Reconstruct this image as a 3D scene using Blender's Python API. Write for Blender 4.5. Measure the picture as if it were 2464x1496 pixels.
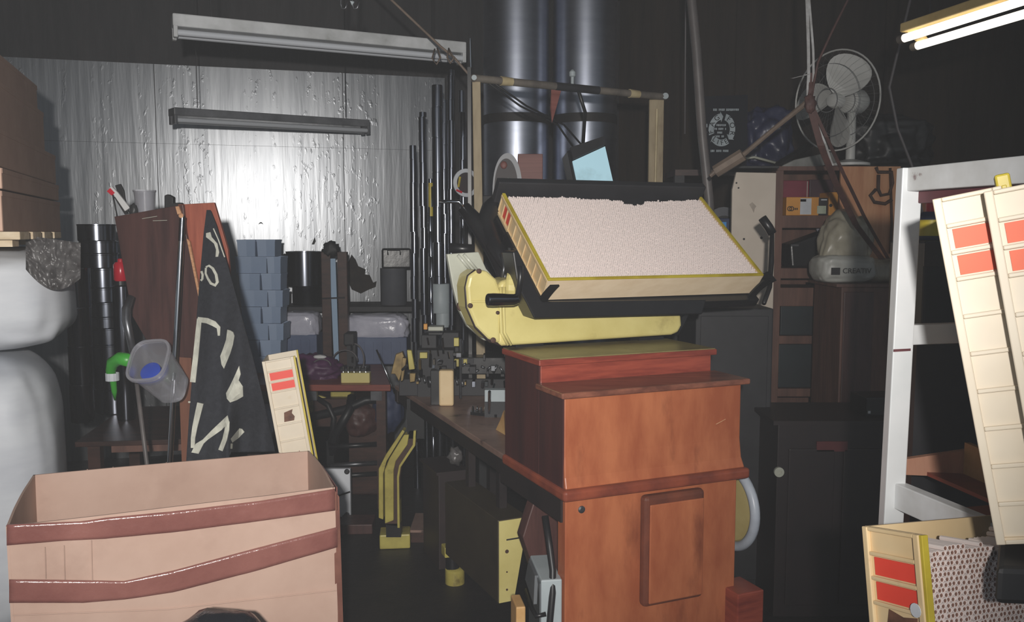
import bpy, bmesh, math, random
from mathutils import Vector as V, Matrix, noise
random.seed(7)
for o in list(bpy.data.objects): bpy.data.objects.remove(o)
SC = bpy.context.scene
COL = SC.collection
# ------------------------------------------------------------------ camera, world, flash, exposure
FPX, CX, CY, HOR, CAMZ = 2100.0, 1232.0, 748.0, 560.0, 1.5
PITCH = math.atan((CY - HOR) / FPX)
cam = bpy.data.cameras.new('camera'); camo = bpy.data.objects.new('camera', cam); COL.objects.link(camo)
cam.sensor_width = 36.0; cam.lens = 36.0 * FPX / 2464.0; cam.clip_start = 0.05
camo.location = (0, 0, CAMZ); camo.rotation_euler = (math.pi / 2 - PITCH, 0, 0)
SC.camera = camo
SC.view_settings.view_transform = 'Standard'; SC.view_settings.look = 'None'
SC.view_settings.gamma = 1.0; SC.view_settings.use_curve_mapping = False
SC.view_settings.exposure = 0.0
world = bpy.data.worlds.new('world'); SC.world = world; world.use_nodes = True
bg = world.node_tree.nodes['Background']
bg.inputs[0].default_value = (0.80, 0.90, 1.0, 1); bg.inputs[1].default_value = 0.22
fl = bpy.data.lights.new('camera_flash', 'SPOT'); flo = bpy.data.objects.new('camera_flash', fl); COL.objects.link(flo)
fl.energy = 425; fl.color = (1.0, 0.96, 0.91); fl.spot_size = math.radians(84); fl.spot_blend = 1.0; fl.shadow_soft_size = 0.03
flo.location = (0.0, -0.40, CAMZ + 0.16)
flo.rotation_euler = (V((-0.19, 1, -0.06))).to_track_quat('-Z', 'Y').to_euler()

# ------------------------------------------------------------------ helpers
def P(px, py, Y):
    x = (px - CX) / FPX; yu = -(py - CY) / FPX
    d = V((x, math.cos(PITCH) + yu * math.sin(PITCH), -math.sin(PITCH) + yu * math.cos(PITCH)))
    return V((0, 0, CAMZ)) + d * (Y / d.y)
def ray(px, py):
    return P(px, py, 1.0) - V((0, 0, CAMZ))
def Zp(px, py, z):
    d = ray(px, py); return V((0, 0, CAMZ)) + d * ((z - CAMZ) / d.z)
def uv(deg):
    a = math.radians(deg); return V((math.cos(a), math.sin(a), 0)), V((-math.sin(a), math.cos(a), 0))
UZ = V((0, 0, 1))
def vplane(px, py, Y, deg):                        # vertical plane through a point, turned by deg
    u, v = uv(deg); return (P(px, py, Y), -v)
def onp(px, py, pl):
    d = ray(px, py); o = V((0, 0, CAMZ)); p0, n = pl
    return o + d * ((p0 - o).dot(n) / d.dot(n))
def sr(*c):
    return tuple(((x / 255) / 12.92 if x / 255 <= 0.04045 else ((x / 255 + 0.055) / 1.055) ** 2.4) for x in c)

class MB:
    def __init__(s): s.v = []; s.f = []; s.m = []; s.mi = 0
    def add(s, vs, fs):
        b = len(s.v); s.v += [V(q) for q in vs]
        for f in fs: s.f.append([i + b for i in f]); s.m.append(s.mi)
        return s
    def obox(s, o, a, b, c):
        o, a, b, c = V(o), V(a), V(b), V(c)
        return s.add([o, o + a, o + a + b, o + b, o + c, o + a + c, o + a + b + c, o + b + c],
                     [(3, 2, 1, 0), (4, 5, 6, 7), (0, 1, 5, 4), (1, 2, 6, 5), (2, 3, 7, 6), (3, 0, 4, 7)])
    def box(s, c, sz, deg=0):                      # bottom centre, size
        u, v = uv(deg); c = V(c)
        return s.obox(c - u * sz[0] / 2 - v * sz[1] / 2, u * sz[0], v * sz[1], UZ * sz[2])
    def prism(s, pts, vec):
        n = len(pts); vec = V(vec); a = [V(p) for p in pts]
        fs = [list(range(n))[::-1], list(range(n, 2 * n))] + [(i, (i + 1) % n, n + (i + 1) % n, n + i) for i in range(n)]
        return s.add(a + [p + vec for p in a], fs)
    def tube(s, path, r, n=8, cap=True):
        path = [V(p) for p in path]; k = len(path); rs = r if isinstance(r, (list, tuple)) else [r] * k
        vs = []; t0 = (path[1] - path[0]).normalized()
        nn = t0.orthogonal().normalized()
        for i, p in enumerate(path):
            t = ((path[min(i + 1, k - 1)] - path[max(i - 1, 0)])).normalized()
            nn = (nn - t * nn.dot(t)).normalized(); b = t.cross(nn)
            for j in range(n):
                a = 2 * math.pi * j / n; vs.append(p + (nn * math.cos(a) + b * math.sin(a)) * rs[i])
        fs = [(i * n + j, i * n + (j + 1) % n, (i + 1) * n + (j + 1) % n, (i + 1) * n + j) for i in range(k - 1) for j in range(n)]
        if cap: fs += [list(range(n))[::-1], list(range((k - 1) * n, k * n))]
        return s.add(vs, fs)
    def lathe(s, prof, c, axis=UZ, n=24, ref=None, capa=True, capb=True):   # prof = [(r, h)]
        axis = V(axis).normalized(); c = V(c); e = axis.orthogonal().normalized() if ref is None else V(ref).normalized(); g = axis.cross(e)
        vs = [c + axis * h + (e * math.cos(2 * math.pi * j / n) + g * math.sin(2 * math.pi * j / n)) * r for r, h in prof for j in range(n)]
        k = len(prof)
        fs = [(i * n + j, i * n + (j + 1) % n, (i + 1) * n + (j + 1) % n, (i + 1) * n + j) for i in range(k - 1) for j in range(n)]
        if capa: fs.append(list(range(n))[::-1])
        if capb: fs.append(list(range((k - 1) * n, k * n)))
        return s.add(vs, fs)
    def grid(s, fn, nu, nv, thick=None):           # fn(a,b)->point; thick vector gives a closed slab
        a = [[V(fn(i / nu, j / nv)) for j in range(nv + 1)] for i in range(nu + 1)]
        ix = lambda i, j: i * (nv + 1) + j
        vs = [p for r in a for p in r]; fs = [(ix(i, j), ix(i + 1, j), ix(i + 1, j + 1), ix(i, j + 1)) for i in range(nu) for j in range(nv)]
        if thick is not None:
            N = len(vs); t = V(thick); vs = vs + [p + t for p in vs]
            fs += [tuple(q + N for q in f[::-1]) for f in fs]
            for i in range(nu):
                fs += [(ix(i, 0), ix(i + 1, 0), ix(i + 1, 0) + N, ix(i, 0) + N), (ix(i, nv), ix(i + 1, nv), ix(i + 1, nv) + N, ix(i, nv) + N)]
            for j in range(nv):
                fs += [(ix(0, j), ix(0, j + 1), ix(0, j + 1) + N, ix(0, j) + N), (ix(nu, j), ix(nu, j + 1), ix(nu, j + 1) + N, ix(nu, j) + N)]
        return s.add(vs, fs)
    def lump(s, c, rad, amp=.15, freq=3, seed=0, sub=4, flat=None, deg=0, power=1.0, ridge=False, oct=2):
        bm = bmesh.new(); bmesh.ops.create_icosphere(bm, subdivisions=sub, radius=1); u, v = uv(deg); c = V(c)
        vs = []
        for q in bm.verts:
            p = q.co.copy()
            if power != 1: p = V([math.copysign(abs(x) ** power, x) for x in p])
            d = noise.fractal(q.co * freq + V((seed * 7.3, seed * 1.7, 0)), 1.0, 2.0, 4 if ridge else oct)
            d = abs(d) * 1.2 - .3 if ridge else d * .9
            p = p * (1 + amp * d); z = p.z * rad[2]
            if flat is not None: z = max(z, flat)
            vs.append(c + u * p.x * rad[0] + v * p.y * rad[1] + UZ * z)
        bm.verts.index_update(); fs = [[q.index for q in f.verts] for f in bm.faces]; bm.free()
        return s.add(vs, fs)
    def build(s, name, mats, parent=None, smooth=False, bevel=0, seg=2):
        me = bpy.data.meshes.new(name)
        if parent is not None: o0 = ORG[parent]
        else:
            xs = [q.x for q in s.v]; ys = [q.y for q in s.v]
            o0 = V(((min(xs) + max(xs)) / 2, (min(ys) + max(ys)) / 2, min(q.z for q in s.v)))
        me.from_pydata([tuple(q - o0) for q in s.v], [], s.f)
        if not isinstance(mats, (list, tuple)): mats = [mats]
        for m in mats: me.materials.append(M[m] if isinstance(m, str) else m)
        if len(mats) > 1: me.polygons.foreach_set('material_index', s.m)
        bm = bmesh.new(); bm.from_mesh(me); bmesh.ops.recalc_face_normals(bm, faces=bm.faces); bm.to_mesh(me); bm.free()
        if smooth:
            me.polygons.foreach_set('use_smooth', [True] * len(me.polygons))
            if smooth != 2:
                try: me.set_sharp_from_angle(angle=math.radians(40))
                except Exception: pass
        o = bpy.data.objects.new(name, me); COL.objects.link(o)
        if parent is None: o.location = o0
        else: o.parent = parent
        ORG[o] = o0
        if bevel:
            b = o.modifiers.new('bevel', 'BEVEL'); b.width = bevel; b.segments = seg; b.limit_method = 'ANGLE'; b.angle_limit = math.radians(35)
        return o
ORG = {}
def T(name, label, cat, loc, group=None):
    o = bpy.data.objects.new(name, None); COL.objects.link(o); o.location = V(loc); o.empty_display_size = .05
    ORG[o] = V(loc); return tag(o, label, cat, group)
def tag(o, label, cat, group=None):
    o['label'] = label; o['category'] = cat
    if group: o['group'] = group
    return o
def struct(o): o['kind'] = 'structure'; return o
def clone(o, loc, label=None, rot=None):           # a thing with its parts and their sub-parts
    def cp(q, par):
        c = q.copy(); COL.objects.link(c); c.parent = par
        for k in [w for w in ALLKIDS.get(q, [])]: cp(k, c)
        return c
    r = cp(o, None); r.location = V(loc)
    if label: r['label'] = label
    if rot is not None: r.rotation_euler = rot
    return r
ALLKIDS = {}
def kids(o):
    ALLKIDS[o] = list(o.children)
    for k in o.children: kids(k)
def text_part(txt, name, mat, parent, org, right, up, h, off=0.0012, align='CENTER'):
    cu = bpy.data.curves.new(name, 'FONT'); cu.body = txt; cu.size = h / 0.7; cu.align_x = align; cu.align_y = 'CENTER'; cu.extrude = 0.0008
    to = bpy.data.objects.new(name + '_tmp', cu); COL.objects.link(to)
    bpy.context.view_layer.update()
    me = bpy.data.meshes.new_from_object(to.evaluated_get(bpy.context.evaluated_depsgraph_get()))
    bpy.data.objects.remove(to)
    r = V(right).normalized(); u = V(up).normalized(); n = r.cross(u); o0 = ORG[parent]
    for q in me.vertices: q.co = V(org) + r * q.co.x + u * q.co.y + n * (q.co.z + off) - o0
    me.materials.clear(); me.materials.append(M[mat])
    o = bpy.data.objects.new(name, me); COL.objects.link(o); o.parent = parent; ORG[o] = o0
    return o

M = {}
def mat(name, c1, c2=None, scale=6, rough=.6, metal=0, bump=0, bscale=None, stretch=(1, 1, 1), detail=5, lo=.35, hi=.65, spec=.5, rvar=0, emit=None, trans=0, alpha=1, c3=None, s3=30, t3=(.6, .7)):
    m = bpy.data.materials.new(name); m.use_nodes = True; nt = m.node_tree; b = nt.nodes['Principled BSDF']; L = nt.links.new
    b.inputs['Roughness'].default_value = rough; b.inputs['Metallic'].default_value = metal; b.inputs['Specular IOR Level'].default_value = spec
    b.inputs['Base Color'].default_value = (*c1, 1)
    tc = nt.nodes.new('ShaderNodeTexCoord'); mp = nt.nodes.new('ShaderNodeMapping'); mp.inputs['Scale'].default_value = stretch
    L(tc.outputs['Object'], mp.inputs['Vector'])
    def nz(sc, det=detail, vec=None):
        n = nt.nodes.new('ShaderNodeTexNoise'); n.inputs['Scale'].default_value = sc; n.inputs['Detail'].default_value = det; n.inputs['Roughness'].default_value = .6
        L((vec or mp).outputs[0], n.inputs['Vector']); return n
    if c2 is not None:
        n = nz(scale); r = nt.nodes.new('ShaderNodeValToRGB'); r.color_ramp.elements[0].position = lo; r.color_ramp.elements[1].position = hi
        r.color_ramp.elements[0].color = (*c1, 1); r.color_ramp.elements[1].color = (*c2, 1); L(n.outputs['Fac'], r.inputs['Fac']); out = r.outputs['Color']
        if c3 is not None:
            n2 = nz(s3, 8); r2 = nt.nodes.new('ShaderNodeValToRGB'); r2.color_ramp.elements[0].position = t3[0]; r2.color_ramp.elements[1].position = t3[1]
            L(n2.outputs['Fac'], r2.inputs['Fac']); mx = nt.nodes.new('ShaderNodeMix'); mx.data_type = 'RGBA'
            L(r2.outputs['Color'], mx.inputs[0]); L(out, mx.inputs[6]); mx.inputs[7].default_value = (*c3, 1); out = mx.outputs[2]
        L(out, b.inputs['Base Color'])
        if rvar:
            mr = nt.nodes.new('ShaderNodeMapRange'); mr.inputs[3].default_value = rough - rvar; mr.inputs[4].default_value = rough + rvar
            L(n.outputs['Fac'], mr.inputs[0]); L(mr.outputs[0], b.inputs['Roughness'])
    if bump:
        n = nz(bscale or scale * 3); bp = nt.nodes.new('ShaderNodeBump'); bp.inputs['Strength'].default_value = bump; bp.inputs['Distance'].default_value = .01
        L(n.outputs['Fac'], bp.inputs['Height']); L(bp.outputs[0], b.inputs['Normal'])
    if emit: b.inputs['Emission Color'].default_value = (*emit[0], 1); b.inputs['Emission Strength'].default_value = emit[1]
    if trans: b.inputs['Transmission Weight'].default_value = trans
    if alpha < 1: b.inputs['Alpha'].default_value = alpha
    M[name] = m; return m

# dark structure
mat('floor_dark', sr(38, 33, 32), sr(22, 20, 21), 5, .55, bump=.3)
mat('wall_dark', sr(52, 50, 52), sr(36, 36, 39), 4, .7, bump=.2, stretch=(3, 3, .4))
mat('wall_brown', sr(66, 56, 48), sr(50, 43, 39), 3, .5, bump=.2, bscale=10, stretch=(3, 3, .35))
mat('ceiling_dark', sr(46, 42, 44), sr(32, 30, 33), 4, .8)
def foil():
    m = mat('foil', (.215, .224, .238), (.275, .285, .30), 5, .33, .92, stretch=(5, 5, .3), detail=8)
    nt = m.node_tree; L = nt.links.new; b = nt.nodes['Principled BSDF']; tc = [n for n in nt.nodes if n.type == 'TEX_COORD'][0]
    def n3(sc, st, det):
        mp = nt.nodes.new('ShaderNodeMapping'); mp.inputs['Scale'].default_value = st; L(tc.outputs['Object'], mp.inputs[0])
        n = nt.nodes.new('ShaderNodeTexNoise'); n.inputs['Scale'].default_value = sc; n.inputs['Detail'].default_value = det; L(mp.outputs[0], n.inputs['Vector']); return n
    a = n3(1, (18, 18, 1.4), 4); c = n3(1, (34, 34, 16), 4); d = n3(1, (7, 7, .25), 2)
    r = nt.nodes.new('ShaderNodeValToRGB'); r.color_ramp.elements[0].position = .58; r.color_ramp.elements[1].position = .72; L(c.outputs['Fac'], r.inputs['Fac'])
    r2 = nt.nodes.new('ShaderNodeValToRGB'); r2.color_ramp.elements[0].position = .46; r2.color_ramp.elements[1].position = .60; L(d.outputs['Fac'], r2.inputs['Fac'])
    mm = nt.nodes.new('ShaderNodeMath'); mm.operation = 'MULTIPLY'; L(r.outputs['Color'], mm.inputs[0]); L(r2.outputs['Color'], mm.inputs[1])
    ad = nt.nodes.new('ShaderNodeMath'); ad.operation = 'MULTIPLY_ADD'; L(mm.outputs[0], ad.inputs[0]); ad.inputs[1].default_value = .6; L(a.outputs['Fac'], ad.inputs[2])
    bp = nt.nodes.new('ShaderNodeBump'); bp.inputs['Strength'].default_value = .16; bp.inputs['Distance'].default_value = .012
    L(ad.outputs[0], bp.inputs['Height']); L(bp.outputs[0], b.inputs['Normal'])
foil()
mat('foil_gap', sr(30, 30, 33), None, rough=.8)
# woods
W = dict(stretch=(1.0, 1.0, .12), detail=7)
mat('cabinet_wood', sr(186, 112, 74), sr(160, 86, 54), 7, .38, bump=.05, rvar=.06, c3=sr(104, 48, 30), s3=5, t3=(.56, .78), stretch=(1.6, 1.6, .5))
mat('cabinet_side_shade', sr(82, 44, 42), sr(62, 36, 36), 6, .35, stretch=(3, 3, .3))  # side turned from the flash, its shade put into the colour
mat('cabinet_red', sr(160, 76, 58), sr(122, 52, 42), 9, .32, stretch=(.6, .6, 5))
mat('ledge_wood', sr(146, 92, 72), sr(104, 62, 50), 8, .3, stretch=(1, 4, 4))
mat('moulding_wood', sr(150, 76, 52), sr(108, 52, 40), 8, .35)
mat('top_plate', sr(152, 140, 94), sr(120, 108, 70), 7, .35, c3=sr(96, 78, 56), s3=8)
mat('brown_board', sr(86, 56, 52), sr(62, 40, 38), 7, .45, stretch=(4, 4, .4))
mat('post_brown', sr(134, 88, 68), sr(112, 72, 56), 6, .5, stretch=(4, 4, .4))
mat('orange_board', sr(176, 98, 76), sr(150, 78, 60), 8, .55, stretch=(5, 5, .5))
mat('ply_edge', sr(216, 168, 128), sr(186, 130, 92), 40, .7, stretch=(1, 1, 3))
mat('plywood', sr(214, 160, 120), sr(190, 130, 92), 6, .6, stretch=(3, 3, .35), c3=sr(120, 70, 46), s3=8, t3=(.6, .75))
mat('shelf_wood', sr(116, 82, 70), sr(88, 62, 54), 8, .6, stretch=(3, 3, .4))
mat('dark_wood', sr(74, 48, 40), sr(50, 33, 29), 7, .4, stretch=(1, 4, 4))
mat('dark_cabinet', sr(40, 30, 31), sr(32, 26, 28), 6, .45)
mat('bench_top', sr(156, 128, 116), sr(126, 100, 90), 6, .4, c3=sr(72, 54, 48), s3=12)
mat('bench_edge', sr(44, 36, 36), sr(32, 28, 30), 6, .45)
mat('red_table', sr(150, 78, 62), sr(120, 58, 48), 9, .4, stretch=(.5, 5, 5))
mat('pallet_wood', sr(232, 214, 186), sr(206, 184, 150), 8, .7, stretch=(.5, 4, 4))
mat('tray_wood', sr(216, 178, 122), sr(196, 152, 96), 8, .55)
mat('stick_wood', sr(128, 112, 98), sr(98, 84, 74), 9, .6)
# card
mat('cardboard', sr(198, 168, 152), sr(188, 157, 141), 5, .75, c3=sr(176, 145, 130), s3=3, t3=(.52, .7))
mat('corner_tape', sr(132, 88, 74), sr(110, 70, 60), 9, .4)
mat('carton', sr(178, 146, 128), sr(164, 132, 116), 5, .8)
mat('carton_lit', sr(226, 190, 170), sr(212, 176, 156), 5, .8)  # lighter copy of carton, flash light on the fronts put into the colour
mat('tape', sr(148, 98, 90), sr(128, 80, 74), 5, .2, bump=.35, bscale=14)
mat('bale_white', sr(220, 224, 230), sr(204, 208, 216), 3, .5, bump=.15, bscale=4, stretch=(1, 1, 3))
mat('film', sr(112, 110, 110), sr(70, 67, 67), 7, .3, bump=.5, bscale=9, stretch=(2, 2, .7))
# trays and cigarettes
mat('tray_cream', sr(222, 210, 190), sr(212, 199, 177), 5, .5, c3=sr(190, 160, 116), s3=9, t3=(.62, .8))
mat('tray_tan', sr(228, 203, 160), sr(214, 186, 140), 5, .5, c3=sr(160, 124, 84), s3=9, t3=(.62, .8))
mat('tray_front', sr(232, 212, 182), sr(222, 200, 168), 6, .5, stretch=(1, 6, 6))
mat('rim_yellow', sr(206, 188, 62), sr(178, 156, 44), 9, .45)
mat('label_red', sr(236, 74, 56), sr(226, 66, 50), 5, .5)
mat('pink_ply', sr(204, 152, 126), sr(182, 128, 102), 6, .6, stretch=(3, 3, .5))
mat('label_orange', sr(222, 84, 22), sr(212, 76, 20), 5, .5)
mat('cig_paper', sr(240, 228, 224), None, rough=.7)
mat('cig_end', sr(140, 108, 98), sr(100, 76, 68), 300, .8)
mat('cig_tan', sr(156, 118, 102), sr(108, 78, 68), 300, .8)
mat('stain_brown', sr(120, 82, 62), sr(84, 54, 40), 30, .7)
# metals and paint
mat('machine_yellow', sr(222, 210, 142), sr(204, 190, 120), 4, .33, c3=sr(150, 132, 80), s3=6, t3=(.62, .85), bump=.04)
mat('leg_yellow', sr(196, 184, 96), sr(164, 150, 78), 8, .4, c3=sr(70, 58, 40), s3=9, t3=(.58, .72))
mat('olive', sr(66, 58, 44), sr(54, 47, 37), 6, .45, c3=sr(60, 50, 38), s3=7, t3=(.6, .8))
mat('grey_plate', sr(190, 192, 178), sr(170, 172, 160), 6, .3)
mat('black_paint', sr(22, 22, 25), sr(30, 30, 32), 9, .35)
mat('black_matte', sr(42, 42, 46), sr(34, 34, 38), 9, .6)
mat('black_gloss', sr(122, 126, 136), None, rough=.19, metal=1)
mat('black_bin', sr(26, 27, 30), sr(36, 36, 38), 6, .3, bump=.2, bscale=9)
mat('black_bag', sr(26, 28, 34), sr(36, 38, 44), 6, .18, bump=.6, bscale=9)
mat('chrome', sr(206, 210, 216), None, rough=.14, metal=1)
mat('steel_dull', sr(120, 122, 126), sr(84, 84, 88), 9, .35, .8)
mat('brass_dull', sr(150, 128, 84), sr(100, 84, 56), 12, .4, .6)
mat('silo', sr(196, 202, 216), sr(184, 190, 206), 4, .37, 1.0, stretch=(1, 1, 4))
mat('silo_band', sr(40, 36, 36), sr(30, 28, 29), 9, .6)
mat('white_paint', sr(232, 234, 236), sr(216, 220, 222), 5, .4, c3=sr(120, 62, 66), s3=9, t3=(.70, .74))
mat('white_chipped', sr(236, 238, 240), sr(206, 206, 204), 7, .4, c3=sr(102, 52, 56), s3=7, t3=(.60, .64))
mat('maroon_paint', sr(112, 62, 68), sr(86, 44, 50), 9, .5)
mat('fixture_white', sr(206, 208, 210), sr(170, 172, 172), 6, .3, c3=sr(110, 100, 90), s3=6, t3=(.6, .9))
mat('tube_off', sr(196, 200, 206), None, rough=.12, spec=.8)
mat('tube_on', (1, .98, .90), None, rough=.5, emit=((1, .96, .84), 1.5))
mat('fixture_warm', sr(226, 200, 140), sr(200, 170, 110), 6, .4)
mat('fan_plastic', sr(214, 214, 210), sr(198, 198, 194), 6, .45)
mat('grille', sr(120, 120, 120), None, rough=.5)
mat('bin_blue', sr(150, 168, 194), sr(138, 157, 185), 3, .5)
mat('crate_blue', sr(98, 112, 142), sr(80, 92, 122), 4, .5)
mat('strip_blue', sr(150, 176, 202), None, rough=.5)
mat('liner', sr(206, 206, 220), sr(176, 178, 196), 5, .25, bump=.6, bscale=9)
mat('bucket_grey', sr(92, 94, 100), sr(80, 82, 88), 5, .4)
mat('grey_box', sr(176, 186, 190), sr(160, 170, 174), 5, .5)
mat('grey_box_dark', sr(98, 102, 106), sr(86, 90, 94), 5, .5)
mat('panel_white', sr(236, 240, 246), sr(224, 228, 236), 6, .5, c3=sr(110, 108, 108), s3=14, t3=(.66, .7))
mat('cream_board', sr(206, 194, 180), sr(192, 180, 166), 4, .6, c3=sr(140, 126, 112), s3=6, t3=(.64, .78))
mat('post_cream', sr(168, 152, 122), sr(144, 128, 100), 9, .6, c3=sr(120, 100, 76), s3=9, t3=(.55, .75), stretch=(2, 2, .5))
mat('bar_grey', sr(124, 116, 106), sr(94, 88, 82), 9, .5)
mat('tape_beige', sr(206, 190, 150), sr(176, 158, 120), 9, .5)
mat('cloth_black', sr(34, 36, 43), sr(44, 46, 53), 60, .9, bump=.3, bscale=120)
mat('letter_white', sr(214, 214, 200), sr(190, 190, 178), 30, .85)
mat('purple_cloth', sr(96, 48, 92), sr(70, 36, 70), 8, .5)
mat('plain_black', sr(28, 28, 30), None, rough=.6)
mat('red_plastic', sr(206, 36, 56), None, rough=.25)
mat('green_plastic', sr(70, 170, 60), None, rough=.35)
mat('blue_plastic', sr(56, 80, 176), None, rough=.35)
mat('cyan_plastic', sr(70, 150, 220), None, rough=.35)
mat('clear_plastic', sr(206, 206, 214), None, rough=.25, trans=.55, alpha=.62)
mat('white_plain', sr(226, 226, 226), sr(206, 206, 206), 8, .5)
mat('mirror_glow', sr(160, 200, 214), sr(96, 120, 118), 5, .15, lo=.5, hi=.75, emit=((.42, .62, .70), .55))  # flash reflected in the glass, put in as a pale blue glow
mat('cable_black', sr(24, 24, 27), None, rough=.45)
mat('cable_grey', sr(92, 88, 90), None, rough=.5)
mat('rope_white', sr(196, 196, 196), sr(160, 158, 156), 30, .7)
mat('smudge_grey', sr(170, 158, 146), sr(150, 138, 126), 20, .6)
mat('strap_brown', sr(94, 62, 56), sr(72, 48, 45), 20, .6)
mat('pipe_grey', sr(104, 98, 96), sr(80, 76, 76), 6, .45)
mat('poster_dark', sr(22, 25, 33), sr(28, 31, 39), 4, .8, spec=.2)
mat('poster_ink', sr(176, 186, 192), sr(150, 160, 166), 20, .7)
mat('tarp_blue', sr(48, 52, 84), sr(38, 42, 66), 4, .35, bump=.4, bscale=5)
mat('tarp_dark', sr(52, 53, 54), sr(40, 41, 43), 5, .45, bump=.4, bscale=5)
mat('tear_dark', sr(50, 42, 36), sr(36, 31, 28), 20, .8)
mat('frame_wood', sr(122, 66, 46), sr(90, 48, 36), 8, .4)
mat('fixture_dim', sr(120, 122, 126), sr(88, 90, 94), 6, .3)
mat('case_dark', sr(52, 40, 40), sr(40, 33, 34), 6, .5)
mat('grey_sheet', sr(150, 150, 146), sr(112, 112, 108), 6, .45)
mat('red_box', sr(136, 46, 66), sr(110, 36, 52), 6, .45)
mat('plum_box', sr(72, 44, 56), sr(58, 36, 46), 6, .5)
mat('yellow_box', sr(226, 160, 70), sr(206, 142, 58), 6, .5)
mat('label_white', sr(210, 214, 220), sr(196, 200, 206), 20, .5)
mat('label_green', sr(186, 196, 176), sr(166, 176, 156), 20, .5)
mat('teal_black', sr(30, 42, 48), sr(24, 32, 38), 5, .5)
mat('bag_plastic', sr(176, 170, 152), sr(120, 112, 98), 4, .35, bump=.4, bscale=4, stretch=(1.6, 1.6, .6))
mat('bag_white', sr(186, 186, 180), sr(158, 158, 152), 3, .4, bump=.3, bscale=4)
mat('sign_grey', sr(158, 160, 166), None, rough=.4)
mat('sign_dark', sr(52, 46, 46), sr(60, 44, 48), 4, .5)
mat('sign_green', sr(70, 156, 92), None, rough=.4)
mat('sign_red', sr(150, 92, 84), sr(124, 72, 64), 3, .5, stretch=(.3, .3, 12))
mat('sign_cream', sr(186, 178, 160), sr(160, 150, 132), 3, .5, stretch=(.3, .3, 10))
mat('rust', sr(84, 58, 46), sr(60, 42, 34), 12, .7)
mat('denim', sr(50, 62, 96), sr(36, 44, 70), 5, .6)
mat('red_dim', sr(96, 42, 44), sr(76, 34, 36), 6, .5)
mat('wheel_cream', sr(206, 190, 130), sr(186, 168, 106), 5, .45, c3=sr(128, 104, 62), s3=9, t3=(.58, .8))
mat('wheel_rim', sr(196, 204, 216), sr(170, 178, 190), 8, .35)

def haze_mat():
    m = bpy.data.materials.new('haze'); m.use_nodes = True; nt = m.node_tree; nt.nodes.clear()
    o = nt.nodes.new('ShaderNodeOutputMaterial'); v = nt.nodes.new('ShaderNodeVolumeScatter'); v.inputs['Density'].default_value = .006; v.inputs['Color'].default_value = (.92, .95, 1, 1)
    nt.links.new(v.outputs[0], o.inputs['Volume']); M['haze'] = m
haze_mat()
# ------------------------------------------------------------------ structure
LEAN = math.radians(1.2)
W0 = V((-1.52, 6.0, 0)); WU, WV = uv(15.5); WN = -WV
def wall_pt(s, z, off=0.0):
    return W0 + WU * s + UZ * z + WN * (off + (z - 1.5) * math.tan(LEAN))
struct(MB().obox((-6, -1.5, -.1), (12, 0, 0), (0, 10, 0), (0, 0, .1)).build('floor', 'floor_dark'))
struct(MB().obox((-6, .6, 3.2), (12, 0, 0), (0, 8, 0), (0, 0, .1)).build('ceiling', 'ceiling_dark'))
b = MB(); b.prism([wall_pt(-2.6, 0), wall_pt(2.7, 0), wall_pt(2.7, 3.2), wall_pt(-2.6, 3.2)], -WN * .1)
wb = struct(b.build('wall_back', 'wall_dark'))
SS = [-2.6, -.83, .37, 1.08]; ZZ = [0.0, 1.0, 2.08, 2.585]
for i in range(3):
    for j in range(3):
        g = .0022
        h = .0007; q = [wall_pt(SS[i] + g, ZZ[j] + h), wall_pt(SS[i + 1] - g, ZZ[j] + h), wall_pt(SS[i + 1] - g, ZZ[j + 1] - h), wall_pt(SS[i] + g, ZZ[j + 1] - h)]
        MB().prism(q, WN * .008).build('foil_panel', 'foil', wb)
def wall_px(px, py, off=0):
    n = (WN + UZ * math.tan(LEAN)).normalized(); return onp(px, py, (wall_pt(0, 1.5, off), n))
tear = [(846, 612), (856, 625), (862, 640), (880, 648), (878, 660), (890, 662), (898, 680), (906, 676), (904, 690), (888, 696), (868, 706), (846, 696), (836, 672), (834, 640)]
MB().prism([wall_px(x, y, .008) for x, y in tear], WN * .004).build('torn_patch', 'tear_dark', wb)
for pts in ([(616, 484), (630, 489), (626, 490), (622, 488)], [(621, 540), (628, 532), (634, 540), (628, 537)], [(750, 588), (757, 570), (760, 580), (756, 588)]):
    MB().prism([wall_px(x, y, .008) for x, y in pts], WN * .003).build('torn_patch', 'plain_black', wb)
struct(MB().prism([(-3.3, 0.6, 0), (-3.3, 6.4, 0), (-3.3, 6.4, 3.2), (-3.3, .6, 3.2)], (-.1, 0, 0)).build('wall_left', 'wall_dark'))
RW0, RW1 = V((.80, 6.60, 0)), V((4.2, 3.0, 0))
rd = (RW1 - RW0).normalized(); rn = V((rd.y, -rd.x, 0))      # towards the room
if rn.x > 0: rn = -rn
wr = struct(MB().prism([RW0, RW1, RW1 + UZ * 3.2, RW0 + UZ * 3.2], -rn * .1).build('wall_right', 'wall_brown'))
Lw = (RW1 - RW0).length
for i in range(5):
    a, c = i * Lw / 5 + .004, (i + 1) * Lw / 5 - .004
    MB().prism([RW0 + rd * a, RW0 + rd * c, RW0 + rd * c + UZ * 3.19, RW0 + rd * a + UZ * 3.19], rn * .01).build('wall_board', 'wall_brown', wr)

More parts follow.
